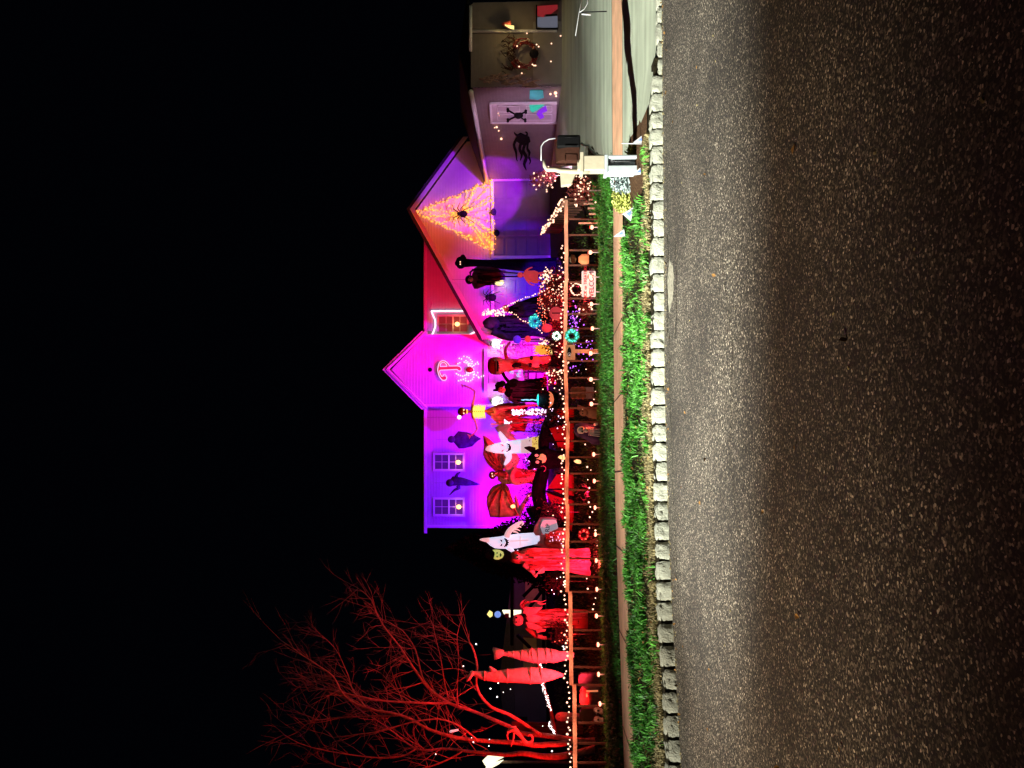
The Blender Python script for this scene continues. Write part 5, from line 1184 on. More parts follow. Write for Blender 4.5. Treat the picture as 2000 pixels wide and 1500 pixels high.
# ------------------------------------------------------------------ giant bat with cat face
BD = 22.6
t = thing('giant_bat', 'giant black bat with red lined wings spread behind the fence', 'inflatable bat', P(1128, 905, BD))
part(t, 'body', 'black_cloth', lambda b: stack(b, [(1032, 892, 898), (1040, 882, 908), (1052, 878, 914), (1066, 874, 918), (1085, 880, 914), (1110, 884, 912), (1130, 888, 908)], BD+.1, .5, 0))
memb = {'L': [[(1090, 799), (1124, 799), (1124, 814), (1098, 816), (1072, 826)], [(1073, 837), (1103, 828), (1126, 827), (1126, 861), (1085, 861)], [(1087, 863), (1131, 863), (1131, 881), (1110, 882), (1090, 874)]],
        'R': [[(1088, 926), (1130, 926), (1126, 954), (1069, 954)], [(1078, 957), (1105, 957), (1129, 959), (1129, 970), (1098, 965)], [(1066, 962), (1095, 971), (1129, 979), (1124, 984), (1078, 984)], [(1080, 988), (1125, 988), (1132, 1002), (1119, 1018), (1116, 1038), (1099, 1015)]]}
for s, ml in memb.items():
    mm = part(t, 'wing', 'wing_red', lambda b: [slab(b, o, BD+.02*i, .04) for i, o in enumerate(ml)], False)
part(t, 'wing_arm', 'black_cloth', lambda b: (limb(b, [(1062, 880, 10), (1062, 862, 11), (1066, 840, 10), (1074, 815, 8), (1085, 795, 6), (1100, 780, 3)], BD+.35), limb(b, [(1062, 862, 10), (1075, 855, 8), (1088, 868, 4)], BD+.3)))
part(t, 'wing_arm', 'black_cloth', lambda b: (limb(b, [(1062, 916, 12), (1055, 940, 14), (1052, 965, 14), (1058, 990, 14), (1072, 1006, 12), (1090, 1018, 8), (1100, 1026, 5)], BD+.35), limb(b, [(1040, 990, 14), (1046, 1005, 12), (1060, 1012, 10)], BD+.45)))
for q in ([(1066, 832, 3), (1090, 822, 2.6), (1126, 820, 2)], [(1083, 862, 1), (1131, 862, .8)], [(1068, 956, 1), (1130, 956, 1.2)], [(1066, 959, 2), (1096, 969, 3), (1130, 975, 3.4)], [(1076, 986, 1.6), (1126, 986, 1.4)], [(1090, 875, 3), (1112, 883, 3), (1132, 884, 2)], [(1088, 925, 2), (1130, 924, 1.5)]):
    part(t, 'wing_finger', 'black_cloth', lambda b: limb(b, q, BD-.06, 8))
hd = part(t, 'head', 'black_cloth', lambda b: (b.ball(P(1054, 896, BD-.15), .30, 18, (1, .8, .85)), stack(b, [(1024, 873, 875.5), (1034, 871, 882), (1046, 874, 890)], BD-.1, .5), stack(b, [(1030, 913, 916), (1038, 906, 917), (1048, 900, 914)], BD-.1, .5)))
[part(hd, 'eye', 'cat_eye', lambda b: b.ball(P(v, y, BD-.38), .055, 12, (.8, .5, 1))) for v, y in ((1048, 889.5), (1049.5, 902.5))]
part(hd, 'muzzle', 'cat_face', lambda b: puff(b, [(1055, 887), (1060, 886), (1066, 890), (1067.5, 896), (1065, 902), (1059, 905), (1060, 900), (1053, 897), (1047, 896), (1053, 893)], BD-.42, .14))
part(hd, 'whisker', 'pink_cloth', lambda b: b.tube([P(v, y, BD-.4) for v, y in ((1056, 911), (1062, 910), (1066, 913), (1066, 918), (1062, 921))], .008, 5))

# flood lamp shells shining behind the rail
for v, y, v2, y2, lab in ((1095, 893, 1083, 891, 'small cream floodlight on the lawn left of the bat body'), (1126, 901, 1132, 909, 'larger cream floodlight low behind the rail under the bat')):
    p = P(v, y, 20.4); t = thing('flood_lamp', lab, 'floodlight', (p.x, 20.4, G(p.x, 20.4)))
    mat('lamp_cream', (.8, .6, .35), .5, .2, 8, .1, em=(1, .62, .28), ems=.9)
    part(t, 'lamp_head', 'lamp_cream', lambda b: stack(b, [(v-5, y-1, y+1), (v, y-4, y+4), (v+6, y-3, y+5), (v+9, y-1, y+4)], 20.4, .8, seg=16))
    part(t, 'stand', 'dark', lambda b: b.tube([p, (p.x, 20.4, G(p.x, 20.4))], .02, 6))
    point('flood_lamp_glow', p+Vector((0, -.25, 0)), (1, .5, .2), 2.5, .06)

# ------------------------------------------------------------------ red dragon
DD = 25.2
t = thing('red_dragon', 'large red winged dragon figure in front of the violet wall', 'dragon', P(1062, 935, DD))
def wing(outline, ribs, hub):
    w_ = part(t, 'wing', 'red_cloth', lambda b: puff(b, outline, DD+.1, .25))
    part(w_, 'wing_rib', 'crimson', lambda b: [b.tube([P(*hub, DD-.02), P((hub[0]+r_[0])/2-2, (hub[1]+r_[1])/2, DD-.12), P(*r_, DD)], [.05, .04, .015], 6) for r_ in ribs])
wing([(943, 850), (950, 853), (957, 858), (966, 866), (978, 878), (988, 892), (990, 908), (982, 922), (972, 926), (960, 914), (950, 904), (943, 888), (945, 870)], [(944, 852), (946, 875), (948, 895), (975, 880), (960, 868)], (980, 920))
wing([(972, 945), (962, 950), (956, 958), (951, 970), (950, 984), (954, 998), (957, 1010), (975, 1011), (998, 1010), (1014, 1008), (1008, 990), (1000, 972), (994, 952), (984, 942)], [(951, 972), (953, 995), (975, 1010), (1010, 1006), (1000, 975)], (984, 944))
part(t, 'body', 'red_cloth', lambda b: stack(b, [(972, 930, 938), (980, 922, 944), (992, 915, 946), (1004, 912, 944), (1020, 916, 942), (1040, 920, 944), (1062, 918, 948)], DD, .7, 4, .08))
rags(t, 'crimson', 985, 1058, 914, 946, 25.2, 24, 3.4, .7)
part(t, 'neck', 'crimson', lambda b: limb(b, [(988, 930, 8), (980, 926, 6), (972, 926, 5), (964, 927, 4)], DD-.1))
hd = part(t, 'head', 'dark_red_gloss', lambda b: (b.ball(P(962, 928, DD-.15), .14, 14, (1, 1.1, .9)), limb(b, [(966, 926, 4.4), (971, 924, 3.4), (975, 923, 2)], DD-.3)))
[part(hd, 'eye', 'eye_glow', lambda b: b.ball(P(v, y, DD-.33), .024, 8)) for v, y in ((961, 925), (962, 930), (967, 928))]
part(t, 'chest_cloth', 'pink_cloth', lambda b: puff(b, [(984, 886), (996, 884), (1010, 886), (1016, 896), (1012, 908), (1004, 918), (994, 926), (986, 920), (983, 905)], DD-.35, .3))
part(t, 'tail', 'red_cloth', lambda b: limb(b, [(1008, 915, 4), (1000, 925, 6), (1000, 936, 7), (1008, 941, 7), (1020, 939, 6.4), (1034, 936, 6.2), (1048, 933, 6.2), (1058, 933, 5.6), (1061, 934, 3)], DD-.5, 12))
part(t, 'tail_ring', 'pink_cloth', lambda b: [b.tube([P(v+1.5*math.cos(a), yc+6.6*math.cos(a), DD-.5-.11*math.sin(a)) for a in np.linspace(0, PI, 8)], .010, 4) for v, yc in ((1012, 941), (1017, 940), (1022, 939), (1027, 938), (1032, 937), (1037, 936), (1042, 935))])
[part(t, 'claw', 'bone', lambda b: limb(b, q, DD-.55, 6)) for q in ([(1018, 920, .6), (1022, 926, 1.2), (1024, 918, .4)], [(1008, 909, 1.2), (1014, 906, 1), (1018, 902, .4)], [(986, 936, 1.2), (990, 934, .4)], [(993, 943, 1.2), (995, 940, .4)], [(1000, 948, 1.2), (997, 950, .4)], [(1024, 945, 1.3), (1026, 942, .5)])]

# salmon tattered streamer
t = thing('streamer', 'salmon pink tattered streamer curling beside the ghost with RIP stone', 'streamer', P(1048, 990, 24))
part(t, 'cloth', 'pink_cloth', lambda b: (limb(b, [(1047, 955, 2), (1046, 960, 4.4), (1038, 964, 3.6), (1030, 971, 3.4), (1024, 981, 4), (1019, 992, 5), (1015, 1002, 3.6), (1017, 1012, .6)], 24), limb(b, [(1007, 966, 1), (1008, 975, 3), (1010, 985, 4.6), (1013, 995, 5), (1016, 1003, 3)], 24.05), limb(b, [(1026, 945, 1), (1016, 952, .9), (1008, 966, 1), (1004, 974, .6)], 24)))
t = thing('candle_lamp', 'single warm glowing candle bulb below the dragon wing', 'lamp', P(1002, 989, 24.6))
part(t, 'flame', 'candle', lambda b: b.ball(P(1002, 989, 24.6), .06, 10, (1, 1, 1.3)))
part(t, 'holder', 'dark', lambda b: b.tube([P(1006, 989, 24.6), P(1070, 989, 24.6)], .02, 6))
point('candle_lamp_light', P(1002, 989, 24.2), (1, .3, .08), 10, .05)

# black hedge mass left of the house (unlit evergreens)
mat('leaf_dark', (.003, .004, .003), .8, .4, 9, 0, island=.5)
for i, (y, vt, d, wpx, lab) in enumerate(((1072, 872, 26, 80, 'tall dark unlit evergreen hiding the lower corner of the violet house wall'), (1012, 1046, 25, 34, 'low dark unlit bush under the violet wall'))):
    p = P(vt, y, d); zg = G(p.x, d); t = thing('evergreen', lab, 'tree', (p.x, d, zg)); Hh = p.z-zg; Rr = wpx*d/F
    def cone(b):
        for k in range(9000 if i == 0 else 2500):
            u = random.random()**.7; a = random.uniform(0, 2*PI); r = Rr*(u**.8)*math.sqrt(random.random())*(1+.18*math.sin(5*a+u*9)); q = Vector((p.x+r*math.cos(a), d+r*.6*math.sin(a), p.z-u*Hh*.93)); w_ = Vector((random.gauss(0, 1), random.gauss(0, 1), random.gauss(0, 1))).normalized()*.085; x_ = w_.orthogonal().normalized()*.04
            b.add([q-w_, q-x_, q+w_, q+x_], [(0, 1, 2, 3)])
    part(t, 'crown', 'leaf_dark', cone, False)
    part(t, 'trunk', 'bark', lambda b: b.tube([(p.x, d, zg-.1), (p.x, d, p.z-.2)], [.12, .03], 8))

# hanging ghoul on the house, and its wall shadow built as a second shape
def ghoul(lab, parts_, d, m, group=None):
    t = thing('ghoul_and_shadow', lab, 'figure', P(*parts_['o'], d), group)
    part(t, 'cloak', m, lambda b: [puff(b, q, d, .3) if len(q[0]) == 2 else limb(b, q, d) for q in parts_['body']])
    part(t, 'head', m, lambda b: b.ball(P(*parts_['h'], d-.05), .15, 12, (1, 1, 1.1)))
    part(t, 'wire', 'dark', lambda b: b.tube([P(*parts_['h'], d), P(parts_['h'][0]-30, parts_['h'][1], d)], .005, 4))
ghoul('dark hooded ghoul with streaming cloak flying before the violet wall', {'o': (938, 940), 'h': (879, 943), 'body': [[(878, 938), (884, 930), (892, 931), (905, 933), (920, 938), (938, 946), (930, 948), (910, 949), (895, 948), (882, 949)], [(890, 936, 4), (893, 927, 3), (899, 922, 1)], [(893, 948, 4), (897, 953, 3), (888, 957, 2.6), (878, 967, .8)]]}, 29.5, 'purple_cloth')
ghoul('faint mauve shape standing in for the ghoul shadow between window and skeleton', {'o': (941, 858), 'h': (882, 858), 'body': [[(884, 855), (895, 842), (912, 844), (925, 848), (940, 857), (932, 862), (922, 872), (905, 876), (896, 876), (886, 864)]]}, 31.6, 'purple_cloth')

# ------------------------------------------------------------------ tall skeleton
SK = 26.3
t = thing('tall_skeleton', 'tallest red skeleton with yellow glowing ribs and spread arms', 'skeleton', P(1085, 806, SK))
sk = part(t, 'skull', 'dark_red_gloss', lambda b: (b.ball(P(902, 804, SK), .155, 18, (.95, 1, .95)), b.ball(P(911, 804, SK-.05), .10, 14, (.85, .8, .9))))
part(sk, 'teeth', 'bulb_amber', lambda b: b.tube([P(911+1.5*math.cos(a*1), 804+4.2*math.sin(a), SK-.17) for a in np.linspace(-1.3, 1.3, 7)], .022, 6))
[part(sk, 'eye', 'eye_glow', lambda b: b.ball(P(906, yy, SK-.14), .028, 8)) for yy in (800.5, 807.5)]
part(t, 'spine', 'crimson', lambda b: limb(b, [(914, 804, 2.2), (930, 804, 2.6), (950, 803, 2.4), (965, 804, 2.4)], SK+.02))
for s, ys in ((-1, (791, 802)), (1, (806, 817))):
    def rib(b):
        for k in range(6):
            v = 925+k*4; yi = 802.5 if s < 0 else 805.5; yo = (ys[0] if s < 0 else ys[1]); yo += (-s)*abs(k-2.2)*.5
            b.tube([P(v, yi, SK-.08), P(v+.5, (yi+yo)/2, SK-.2), P(v+2, yo, SK-.05)], [.035, .042, .03], 6)
    part(t, 'ribs', 'ribs_glow', rib)
point('ribs_light', P(936, 804, SK-.5), (1, .5, .1), 12, .1)
part(t, 'shoulders', 'crimson', lambda b: limb(b, [(923, 789, 2.6), (922, 804, 2.6), (924, 817, 2.6)], SK+.02))
part(t, 'arm', 'red_cloth', lambda b: (limb(b, [(923, 790, 2.6), (926, 776, 2), (927.5, 764, 2.2)], SK), limb(b, [(927.5, 764, 2), (916, 757, 1.5), (906, 753, 1.7)], SK)))
part(t, 'arm', 'red_cloth', lambda b: (limb(b, [(925, 816, 2.6), (929, 826, 1.7), (932, 838, 2)], SK), limb(b, [(932, 838, 1.8), (926, 846, 1.5), (920, 851, 1.6)], SK)))
for c in ((905, 753), (919, 852)):
    part(t, 'hand', 'red_cloth', lambda b: [limb(b, [(c[0], c[1], 1.1), (c[0]-3.5+k*.4, c[1]-2.5+k*1.5, .7), (c[0]-6.5+k, c[1]-3.5+k*2, .4)], SK-.02, 5) for k in range(5)])
part(t, 'pelvis', 'red_cloth', lambda b: puff(b, [(962, 797), (968, 795), (975, 799), (978, 804), (975, 810), (968, 814), (962, 811), (965, 804)], SK, .25))
part(t, 'leg', 'pink_cloth', lambda b: (limb(b, [(972, 799, 3), (995, 796, 2.2), (1014, 794, 2.6)], SK), limb(b, [(1014, 794, 2.4), (1050, 791, 1.8), (1083, 792, 2)], SK)))
part(t, 'leg', 'pink_cloth', lambda b: (limb(b, [(974, 811, 3), (992, 815, 2.6), (1010, 818, 3)], SK), limb(b, [(1010, 818, 3.4), (1045, 820, 2.4), (1083, 821, 2.2)], SK)))
part(t, 'tattered_skirt', 'crimson', lambda b: stack(b, [(950, 800, 808), (962, 795, 814), (976, 792, 826), (992, 794, 834), (1004, 798, 838)], SK+.1, .4, 11, .45, 52, .5))
rags(t, 'red_cloth', 958, 1020, 796, 834, 26.4, 34, 3.2, .45)
rags(t, 'crimson', 965, 1060, 798, 838, 26.4, 22, 3, .42)
t = thing('ball_lamp', 'pale pink round lamp beside the tall skeleton skull', 'lamp', P(897, 816, SK+.8))
part(t, 'globe', 'bulb_pink', lambda b: pxball(b, 897, 815, 4.2, SK+.8)); part(t, 'wire', 'dark', lambda b: b.tube([P(892, 815, SK+.8), P(834, 815, SK+1)], .005, 4))
t = thing('light_column', 'narrow column of pink and white bulbs in front of the tall skeleton legs', 'light decoration', P(1068, 804, 24.5))
bulbset(t, 'bulb_pink', lambda b: [b.ball(P(random.uniform(1000, 1067), 799+random.uniform(0, 11)+.02*0, 24.5), random.uniform(.018, .034), 6) for _ in range(120)])
part(t, 'core', 'leaf_red', lambda b: stack(b, [(986, 803, 807), (1020, 801, 810), (1080, 799, 812)], 24.6, 1, seg=12))
t = thing('light_cluster', 'small tuft of white bulbs left of the skeleton skirt', 'light decoration', P(1000, 826, 24.8))
bulbset(t, 'bulb_pink', lambda b: [b.ball(P(990+random.gauss(0, 3.2), 826+random.gauss(0, 2.5), 24.8), .022, 6) for _ in range(22)])
part(t, 'stem', 'bark', lambda b: b.tube([P(992, 826, 24.85), P(1085, 826, 24.85)], .02, 6))
t = thing('wing_banner', 'ragged salmon wing shaped banner above the smiling ghost arm', 'banner', P(1010, 842, 24.6))
part(t, 'cloth', 'pink_cloth', lambda b: [puff(b, [(966, 836), (972, 831), (982, 828), (994, 828), (1000, 834), (994, 838), (1004, 842), (996, 846), (1008, 851), (998, 854), (1010, 859), (996, 860), (984, 852), (974, 846)], 24.6, .2)])
part(t, 'pole', 'dark', lambda b: b.tube([P(995, 842, 24.7), P(1080, 842, 24.7)], .02, 6))

# ------------------------------------------------------------------ witch and cauldron
WD = 23.8
t = thing('witch_figure', 'dark robed witch with magenta lit face stirring a cauldron', 'figure', P(1062, 765, WD))
part(t, 'robe', 'black_cloth', lambda b: stack(b, [(985, 752, 770), (992, 746, 776), (1005, 744, 782), (1020, 746, 784), (1040, 744, 782), (1066, 742, 786)], WD, .6, 8, .2, 36, .05))
rags(t, 'purple_cloth', 995, 1062, 745, 783, 23.8, 30, 3.4, .62)
hd = part(t, 'head', 'pink_cloth', lambda b: b.ball(P(980, 762, WD-.15), .11, 14, (.9, .9, 1.1)))
part(hd, 'hair', 'black_cloth', lambda b: (b.ball(P(975, 753, WD), .13, 10, (1, 1, 1), .2), b.ball(P(982, 749, WD), .09, 10, (1, 1, 1), .2)))
part(hd, 'hat', 'black_cloth', lambda b: limb(b, [(963, 762, 2), (966, 762, 2.4), (971, 761, 3.4), (973, 760, 5), (973.8, 760, 8)], WD-.1))
[part(hd, 'eye', 'dark', lambda b: b.ball(P(979, yy, WD-.25), .018, 8)) for yy in (759.5, 764.5)]
part(t, 'arm', 'purple_cloth', lambda b: limb(b, [(995, 776, 4), (1005, 784, 3.4), (1012, 786, 2.6), (1016, 783, 1.6)], WD-.2))
part(t, 'arm', 'black_cloth', lambda b: limb(b, [(993, 748, 4), (1004, 742, 3), (1012, 745, 2)], WD-.2))
part(t, 'stick', 'dark', lambda b: b.tube([P(1010, 786, WD-.4), P(1056, 760, WD-.5), P(1078, 748, WD-.5)], .012, 5))
CD = 22.4
t = thing('cauldron', 'black cauldron with teal glowing brew and jagged orange mouth', 'cauldron', P(1092, 780, CD))
part(t, 'pot', 'black_cloth', lambda b: stack(b, [(1052, 768, 793), (1055, 766, 795), (1064, 763, 799), (1078, 763, 800), (1090, 768, 795)], CD, .9, 0))
part(t, 'brew', 'teal_glow', lambda b: stack(b, [(1048.5, 776, 786), (1050, 770, 792), (1053, 768.5, 793)], CD, .8))
part(t, 'mouth', 'pumpkin_glow', lambda b: slab(b, [(1071, 764), (1076, 766), (1080, 771), (1082, 780), (1080, 789), (1075, 795), (1071, 797), (1073, 792), (1074, 788), (1071, 786), (1075, 783), (1072, 779), (1075, 775), (1072, 772), (1074, 769)], CD-.46, .05), False)
part(t, 'pouring_stream', 'cyan_text', lambda b: b.tube([P(1018+i*4, 781+.6*math.sin(i*2), CD-.05) for i in range(9)], [.012, .02, .014, .022, .014, .02, .014, .02, .016], 6))
point('brew_light', P(1046, 780, CD-.3), (.1, .9, 1), 5, .05)
t = thing('door_sign', 'small sign with cyan glowing script beside the front door', 'sign', P(1030, 724, DG-.6))
part(t, 'board', 'grey_siding', lambda b: slab(b, [(1025, 713), (1033, 713), (1033, 737), (1025, 737)], DG-.5, .05), False)
part(t, 'stake', 'dark', lambda b: b.tube([P(1030, 725, DG-.48), P(1066, 725, DG-.48)], .03, 6))
text('lettering', 'a', P(998, 727, DG-.55), .34, 'cyan_text', t); text('lettering', 'Place', P(1014, 724, DG-.55), .27, 'cyan_text', t)
part(t, 'lettering_bar', 'dark', lambda b: (b.tube([P(998, 727, DG-.52), P(1030, 727, DG-.52)], .01, 4)))
t = thing('crate', 'magenta lit crate on the porch behind the witch', 'crate', P(1050, 752, 29))
part(t, 'box', 'siding_red', lambda b: pxbox(b, 1024, 1046, 742, 760, 29, .5), False, .02)
for q in [(1024, yy, 1062, yy) for yy in (727, 741, 760)]+[(vv, 722, vv, 760) for vv in (1032, 1047)]:
    part(t, 'slat', 'dark', lambda b: b.tube([P(q[0], q[1], 28.98), P(q[2], q[3], 28.98)], .03, 5))

# ------------------------------------------------------------------ helmeted ghoul and horse skull
HD_ = 23.2
t = thing('helmet_ghoul', 'giant red toothed ghoul with glossy dark red dome head', 'figure', P(1085, 713, HD_))
part(t, 'dome', 'dark_red_gloss', lambda b: stack(b, [(952, 709, 719), (954, 703, 725), (958, 699, 730), (964, 697, 732), (972, 697, 732), (976, 699, 731)], HD_, .9))
jw = part(t, 'jaw', 'red_cloth', lambda b: stack(b, [(969, 699, 731), (976, 698, 732), (982, 701, 729), (988, 703, 725), (996, 706, 721)], HD_-.08, .85, 5, .08))
[part(jw, 'tooth', 'bone', lambda b: stack(b, [(974, 701+k*3.3, 703.4+k*3.3), (980+(k % 2)*2, 702+k*3.3, 702.5+k*3.3)], HD_-.33+.018*abs(k-4)**1.4, 1, seg=8)) for k in range(9)]
part(jw, 'mouth', 'dark', lambda b: puff(b, [(970, 704), (970, 726), (974, 724), (976, 715), (974, 706)], HD_-.27, .1))
part(t, 'torso', 'red_cloth', lambda b: stack(b, [(984, 703, 725), (995, 700, 726), (1006, 703, 722), (1020, 702, 722), (1050, 698, 724), (1084, 696, 728)], HD_, .6, 7, .15, 36))
rags(t, 'crimson', 995, 1080, 700, 724, 23.2, 20, 3, .62)
part(t, 'arm', 'crimson', lambda b: limb(b, [(990, 701, 4), (987, 690, 3), (988, 680, 2.6), (996, 668, 2)], HD_))
part(t, 'arm', 'black_cloth', lambda b: limb(b, [(981, 727, 3.4), (986, 736, 3), (992, 744, 3), (996, 750, 2)], HD_-.1))
HS = 22.0
t = thing('beast_mask', 'red long snouted beast mask figure leaning before the helmeted ghoul', 'figure', P(1095, 705, HS))
part(t, 'snout', 'red_cloth', lambda b: limb(b, [(1012, 703, 3), (1020, 703, 5), (1030, 704, 8), (1040, 706, 11), (1048, 706, 11.5), (1056, 706, 9), (1066, 703, 8), (1076, 700, 4)], HS, 16))
[part(t, 'eye', 'dark', lambda b: b.ball(P(v, y, HS-.14), .062, 10, (1.2, .5, .8))) for v, y in ((1038, 699), (1036, 713))]
part(t, 'tongue', 'mail_brown', lambda b: limb(b, [(1054, 712, 3), (1062, 716, 4), (1070, 713, 3), (1076, 708, 1)], HS-.1))
part(t, 'snout_stripe', 'bone', lambda b: b.tube([P(1014+k*1.6, 703+1.6*math.sin(k*1.9), HS-.09-.008*k) for k in range(9)], .010, 5))
part(t, 'horn', 'black_cloth', lambda b: limb(b, [(1000, 716, 3), (1008, 713, 5), (1018, 712, 3)], HS-.05))
part(t, 'collar', 'black_cloth', lambda b: (stack(b, [(1060, 700, 712), (1080, 694, 716), (1100, 692, 718)], HS+.1, .6, 6, .1)))
t = thing('glowing_hand', 'amber glowing clawed hand lantern next to the beast mask', 'lantern', P(1080, 684, 21.6))
part(t, 'palm', 'amber_glow', lambda b: puff(b, [(1048, 676), (1056, 673.5), (1072, 674), (1078, 675), (1078, 692), (1068, 693), (1056, 693.5), (1050, 690), (1046, 684)], 21.6, .22))
[part(t, 'finger', 'amber_glow', lambda b: limb(b, [(1050, 677+k*4.6, 2), (1046, 676+k*5, 1.5), (1041, 674.5+k*5.8, .5)], 21.6, 6)) for k in range(4)]
part(t, 'cuff', 'yellow_glow', lambda b: stack(b, [(1073, 674, 692), (1078.5, 673.5, 693)], 21.58, .55))
part(t, 'stand', 'dark', lambda b: b.tube([P(1078, 684, 21.6), P(1112, 684, 21.6)], .03, 6))

# ------------------------------------------------------------------ cloak figure, light tree, wreaths, ornaments
t = thing('cloaked_witch', 'huge bent purple black cloak with straw fringe by the garage corner', 'figure', P(1080, 645, 24))
part(t, 'cloak', 'purple_cloth', lambda b: stack(b, [(943, 628, 633), (955, 623, 642), (968, 620, 650), (985, 619, 655), (1005, 621, 657), (1025, 626, 656), (1040, 632, 652), (1080, 630, 656)], 24, .6, 13, .42, 56, .3))
rags(t, 'black_cloth', 955, 1050, 622, 655, 24, 34, 4, .62)
rags(t, 'purple_cloth', 960, 1060, 620, 657, 24, 26, 4.5, .68)
part(t, 'fringe', 'bone', lambda b: [b.tube([P(938+k*1.1, 637+k*.42, 23.7), P(941+k*1.1+random.uniform(0, 3), 645+k*.45+random.uniform(0, 5), 23.75)], .010, 4) for k in range(34)])
part(t, 'hood', 'purple_cloth', lambda b: b.ball(P(960, 632, 23.8), .22, 14, (1, 1, 1.2)))
part(t, 'sleeve', 'purple_cloth', lambda b: limb(b, [(962, 646, 8), (980, 655, 7), (998, 661, 5), (1006, 660, 2)], 23.7, 10))
part(t, 'cape_tail', 'purple_cloth', lambda b: [puff(b, o, 23.6, .15) for o in ([(1000, 622), (1020, 618), (1048, 612), (1036, 624), (1050, 630), (1030, 634)],)])
t = thing('black_dress_form', 'tall black dress form under the light strands by the garage door', 'figure', P(1085, 605, 23.6))
part(t, 'dress', 'black_cloth', lambda b: stack(b, [(988, 603, 608), (998, 598, 612), (1015, 592, 620), (1040, 586, 620), (1085, 580, 626)], 23.6, .6, 11, .4, 48, .3))
rags(t, 'purple_cloth', 1000, 1075, 588, 620, 23.6, 26, 4, .62)
part(t, 'shoulder_rose', 'crimson', lambda b: b.ball(P(988, 602, 23.2), .10, 12, (1, 1, 1), .2))
t = thing('light_tree', 'cone of warm light strands running down from the garage eave corner', 'light decoration', P(942, 615, 23))
l1 = [(942, 615), (980, 603), (998, 594), (1022, 583), (1054, 572)]; l2 = [(942, 615), (960, 611), (980, 610), (1001, 611), (1018, 624), (1030, 630), (1045, 638), (1058, 649)]
pts = [(v+random.gauss(0, .8), y+random.gauss(0, .8)) for v, y in along(l1, 4)+along(l2, 4)]+[(random.uniform(942, 985), 613-abs(random.gauss(0, 1))*3+random.uniform(-5, 5)) for _ in range(60)]
bulbset(t, 'bulb_warm', lambda b: [b.ball(P(v, y, 23), random.uniform(.014, .026), 6) for v, y in pts])
part(t, 'cord', 'dark', lambda b: (b.tube([P(v, y, 23.02) for v, y in l1], .005, 4), b.tube([P(v, y, 23.02) for v, y in l2], .005, 4)))
point('light_tree_glow', P(960, 612, 22.6), (1, .4, .3), 6, .1)
def wreath(lab, v, y, r, d, m, bm_, nb, r2=.3):
    p = P(v, y, d); R_ = r*d/F; t = thing('wreath', lab, 'wreath', p, None)
    def ring(b):
        for i in range(420):
            a = random.uniform(0, 2*PI); rr_ = R_*(1+random.uniform(-r2, r2)); q = p+Vector((math.cos(a)*rr_, random.uniform(-.05, .05), math.sin(a)*rr_)); u = Vector((random.gauss(0, 1), random.gauss(0, 1), random.gauss(0, 1))).normalized()*.05; w_ = u.orthogonal().normalized()*.014
            b.add([q-u, q-w_, q+u, q+w_], [(0, 1, 2, 3)])
    part(t, 'tinsel', m, ring, False)
    bulbset(t, bm_, lambda b: [b.ball(p+Vector((math.cos(a)*R_*(1+random.uniform(-r2, r2)), -.06, math.sin(a)*R_*(1+random.uniform(-r2, r2)))), random.uniform(.014, .026), 6) for a in np.linspace(0, 2*PI, nb)])
    part(t, 'hanger', 'dark', lambda b: (b.tube([p+Vector((0, .06, R_)), p+Vector((0, .06, -R_-.15))], .012, 5), b.tube([(p.x, p.y+.06, p.z-R_-.15), (p.x, p.y+.06, G(p.x, p.y))], .015, 5)))
mat('tinsel_teal', (.05, .4, .38), .3, .3, 9, 0, em=(.02, .5, .5), ems=.5, island=.5)
mat('tinsel_green', (.05, .35, .22), .3, .3, 9, 0, em=(.02, .4, .25), ems=.4, island=.5)
wreath('teal tinsel wreath in front of the black dress form', 1045, 627, 8.5, 22.6, 'tinsel_teal', 'bulb_teal', 16, .5)
wreath('green wreath with white bulbs hung on the fence rail by the eye sign', 1117, 656, 10, 18.25, 'tinsel_green', 'bulb_teal', 26)
wreath('small pale bulb wreath just above the rail near the green wreath', 1087, 656, 6, 20.2, 'tinsel_green', 'bulb_white', 20)
wreath('thin bulb circle behind the fence beside the welcome sign', 1126, 566, 11, 19.2, 'leaf_red', 'bulb_warm', 26, .12)
wreath('reddish bulb wreath behind the pickets beneath the pointed ghost', 1140, 1044, 8.5, 19.2, 'leaf_red', 'bulb_red', 8, .12)
def orn(lab, v, y, r, d, m, cat='ornament', sq=(1, .6, 1), slit=False, nm='round_ornament'):
    p = P(v, y, d); t = thing(nm, lab, cat, p); part(t, 'ball', m, lambda b: b.ball(p, r*d/F, 16, sq))
    part(t, 'stake', 'dark', lambda b: b.tube([p+Vector((0, .03, -r*d/F*.9)), (p.x, d+.03, G(p.x, d)-.03)], .014, 5))
    if slit: part(t, 'slit', 'dark', lambda b: b.tube([P(v-8, y-.5, d-r*d/F*.62), P(v+11, y-.5, d-r*d/F*.62)], .014, 5))
mat('orn_red', (.7, .12, .12), .6, .1, 9, .1, em=(.9, .06, .09), ems=.45); mat('orn_blue', (.15, .08, .7), .6, .1, 9, .1, em=(.12, .02, .75), ems=.4)
orn('large glowing red round face with dark vertical slit above the rail', 1086, 612, 13, 20.0, 'orn_red', slit=True)
orn('small glowing red ball between beast mask and cloaked witch', 1031, 662, 6.5, 22.2, 'orn_red')
orn('blue glowing ball at the hem of the cloaked witch', 1010, 663, 8, 23, 'orn_blue')
orn('glowing red teardrop lantern left of the slit face ornament', 1068, 641, 9.5, 21, 'orn_red', sq=(.9, .6, 1.1))
orn('glowing pale ring eye on the dark lawn right of the cauldron', 1085, 748, 3, 20.8, 'pink_cloth')
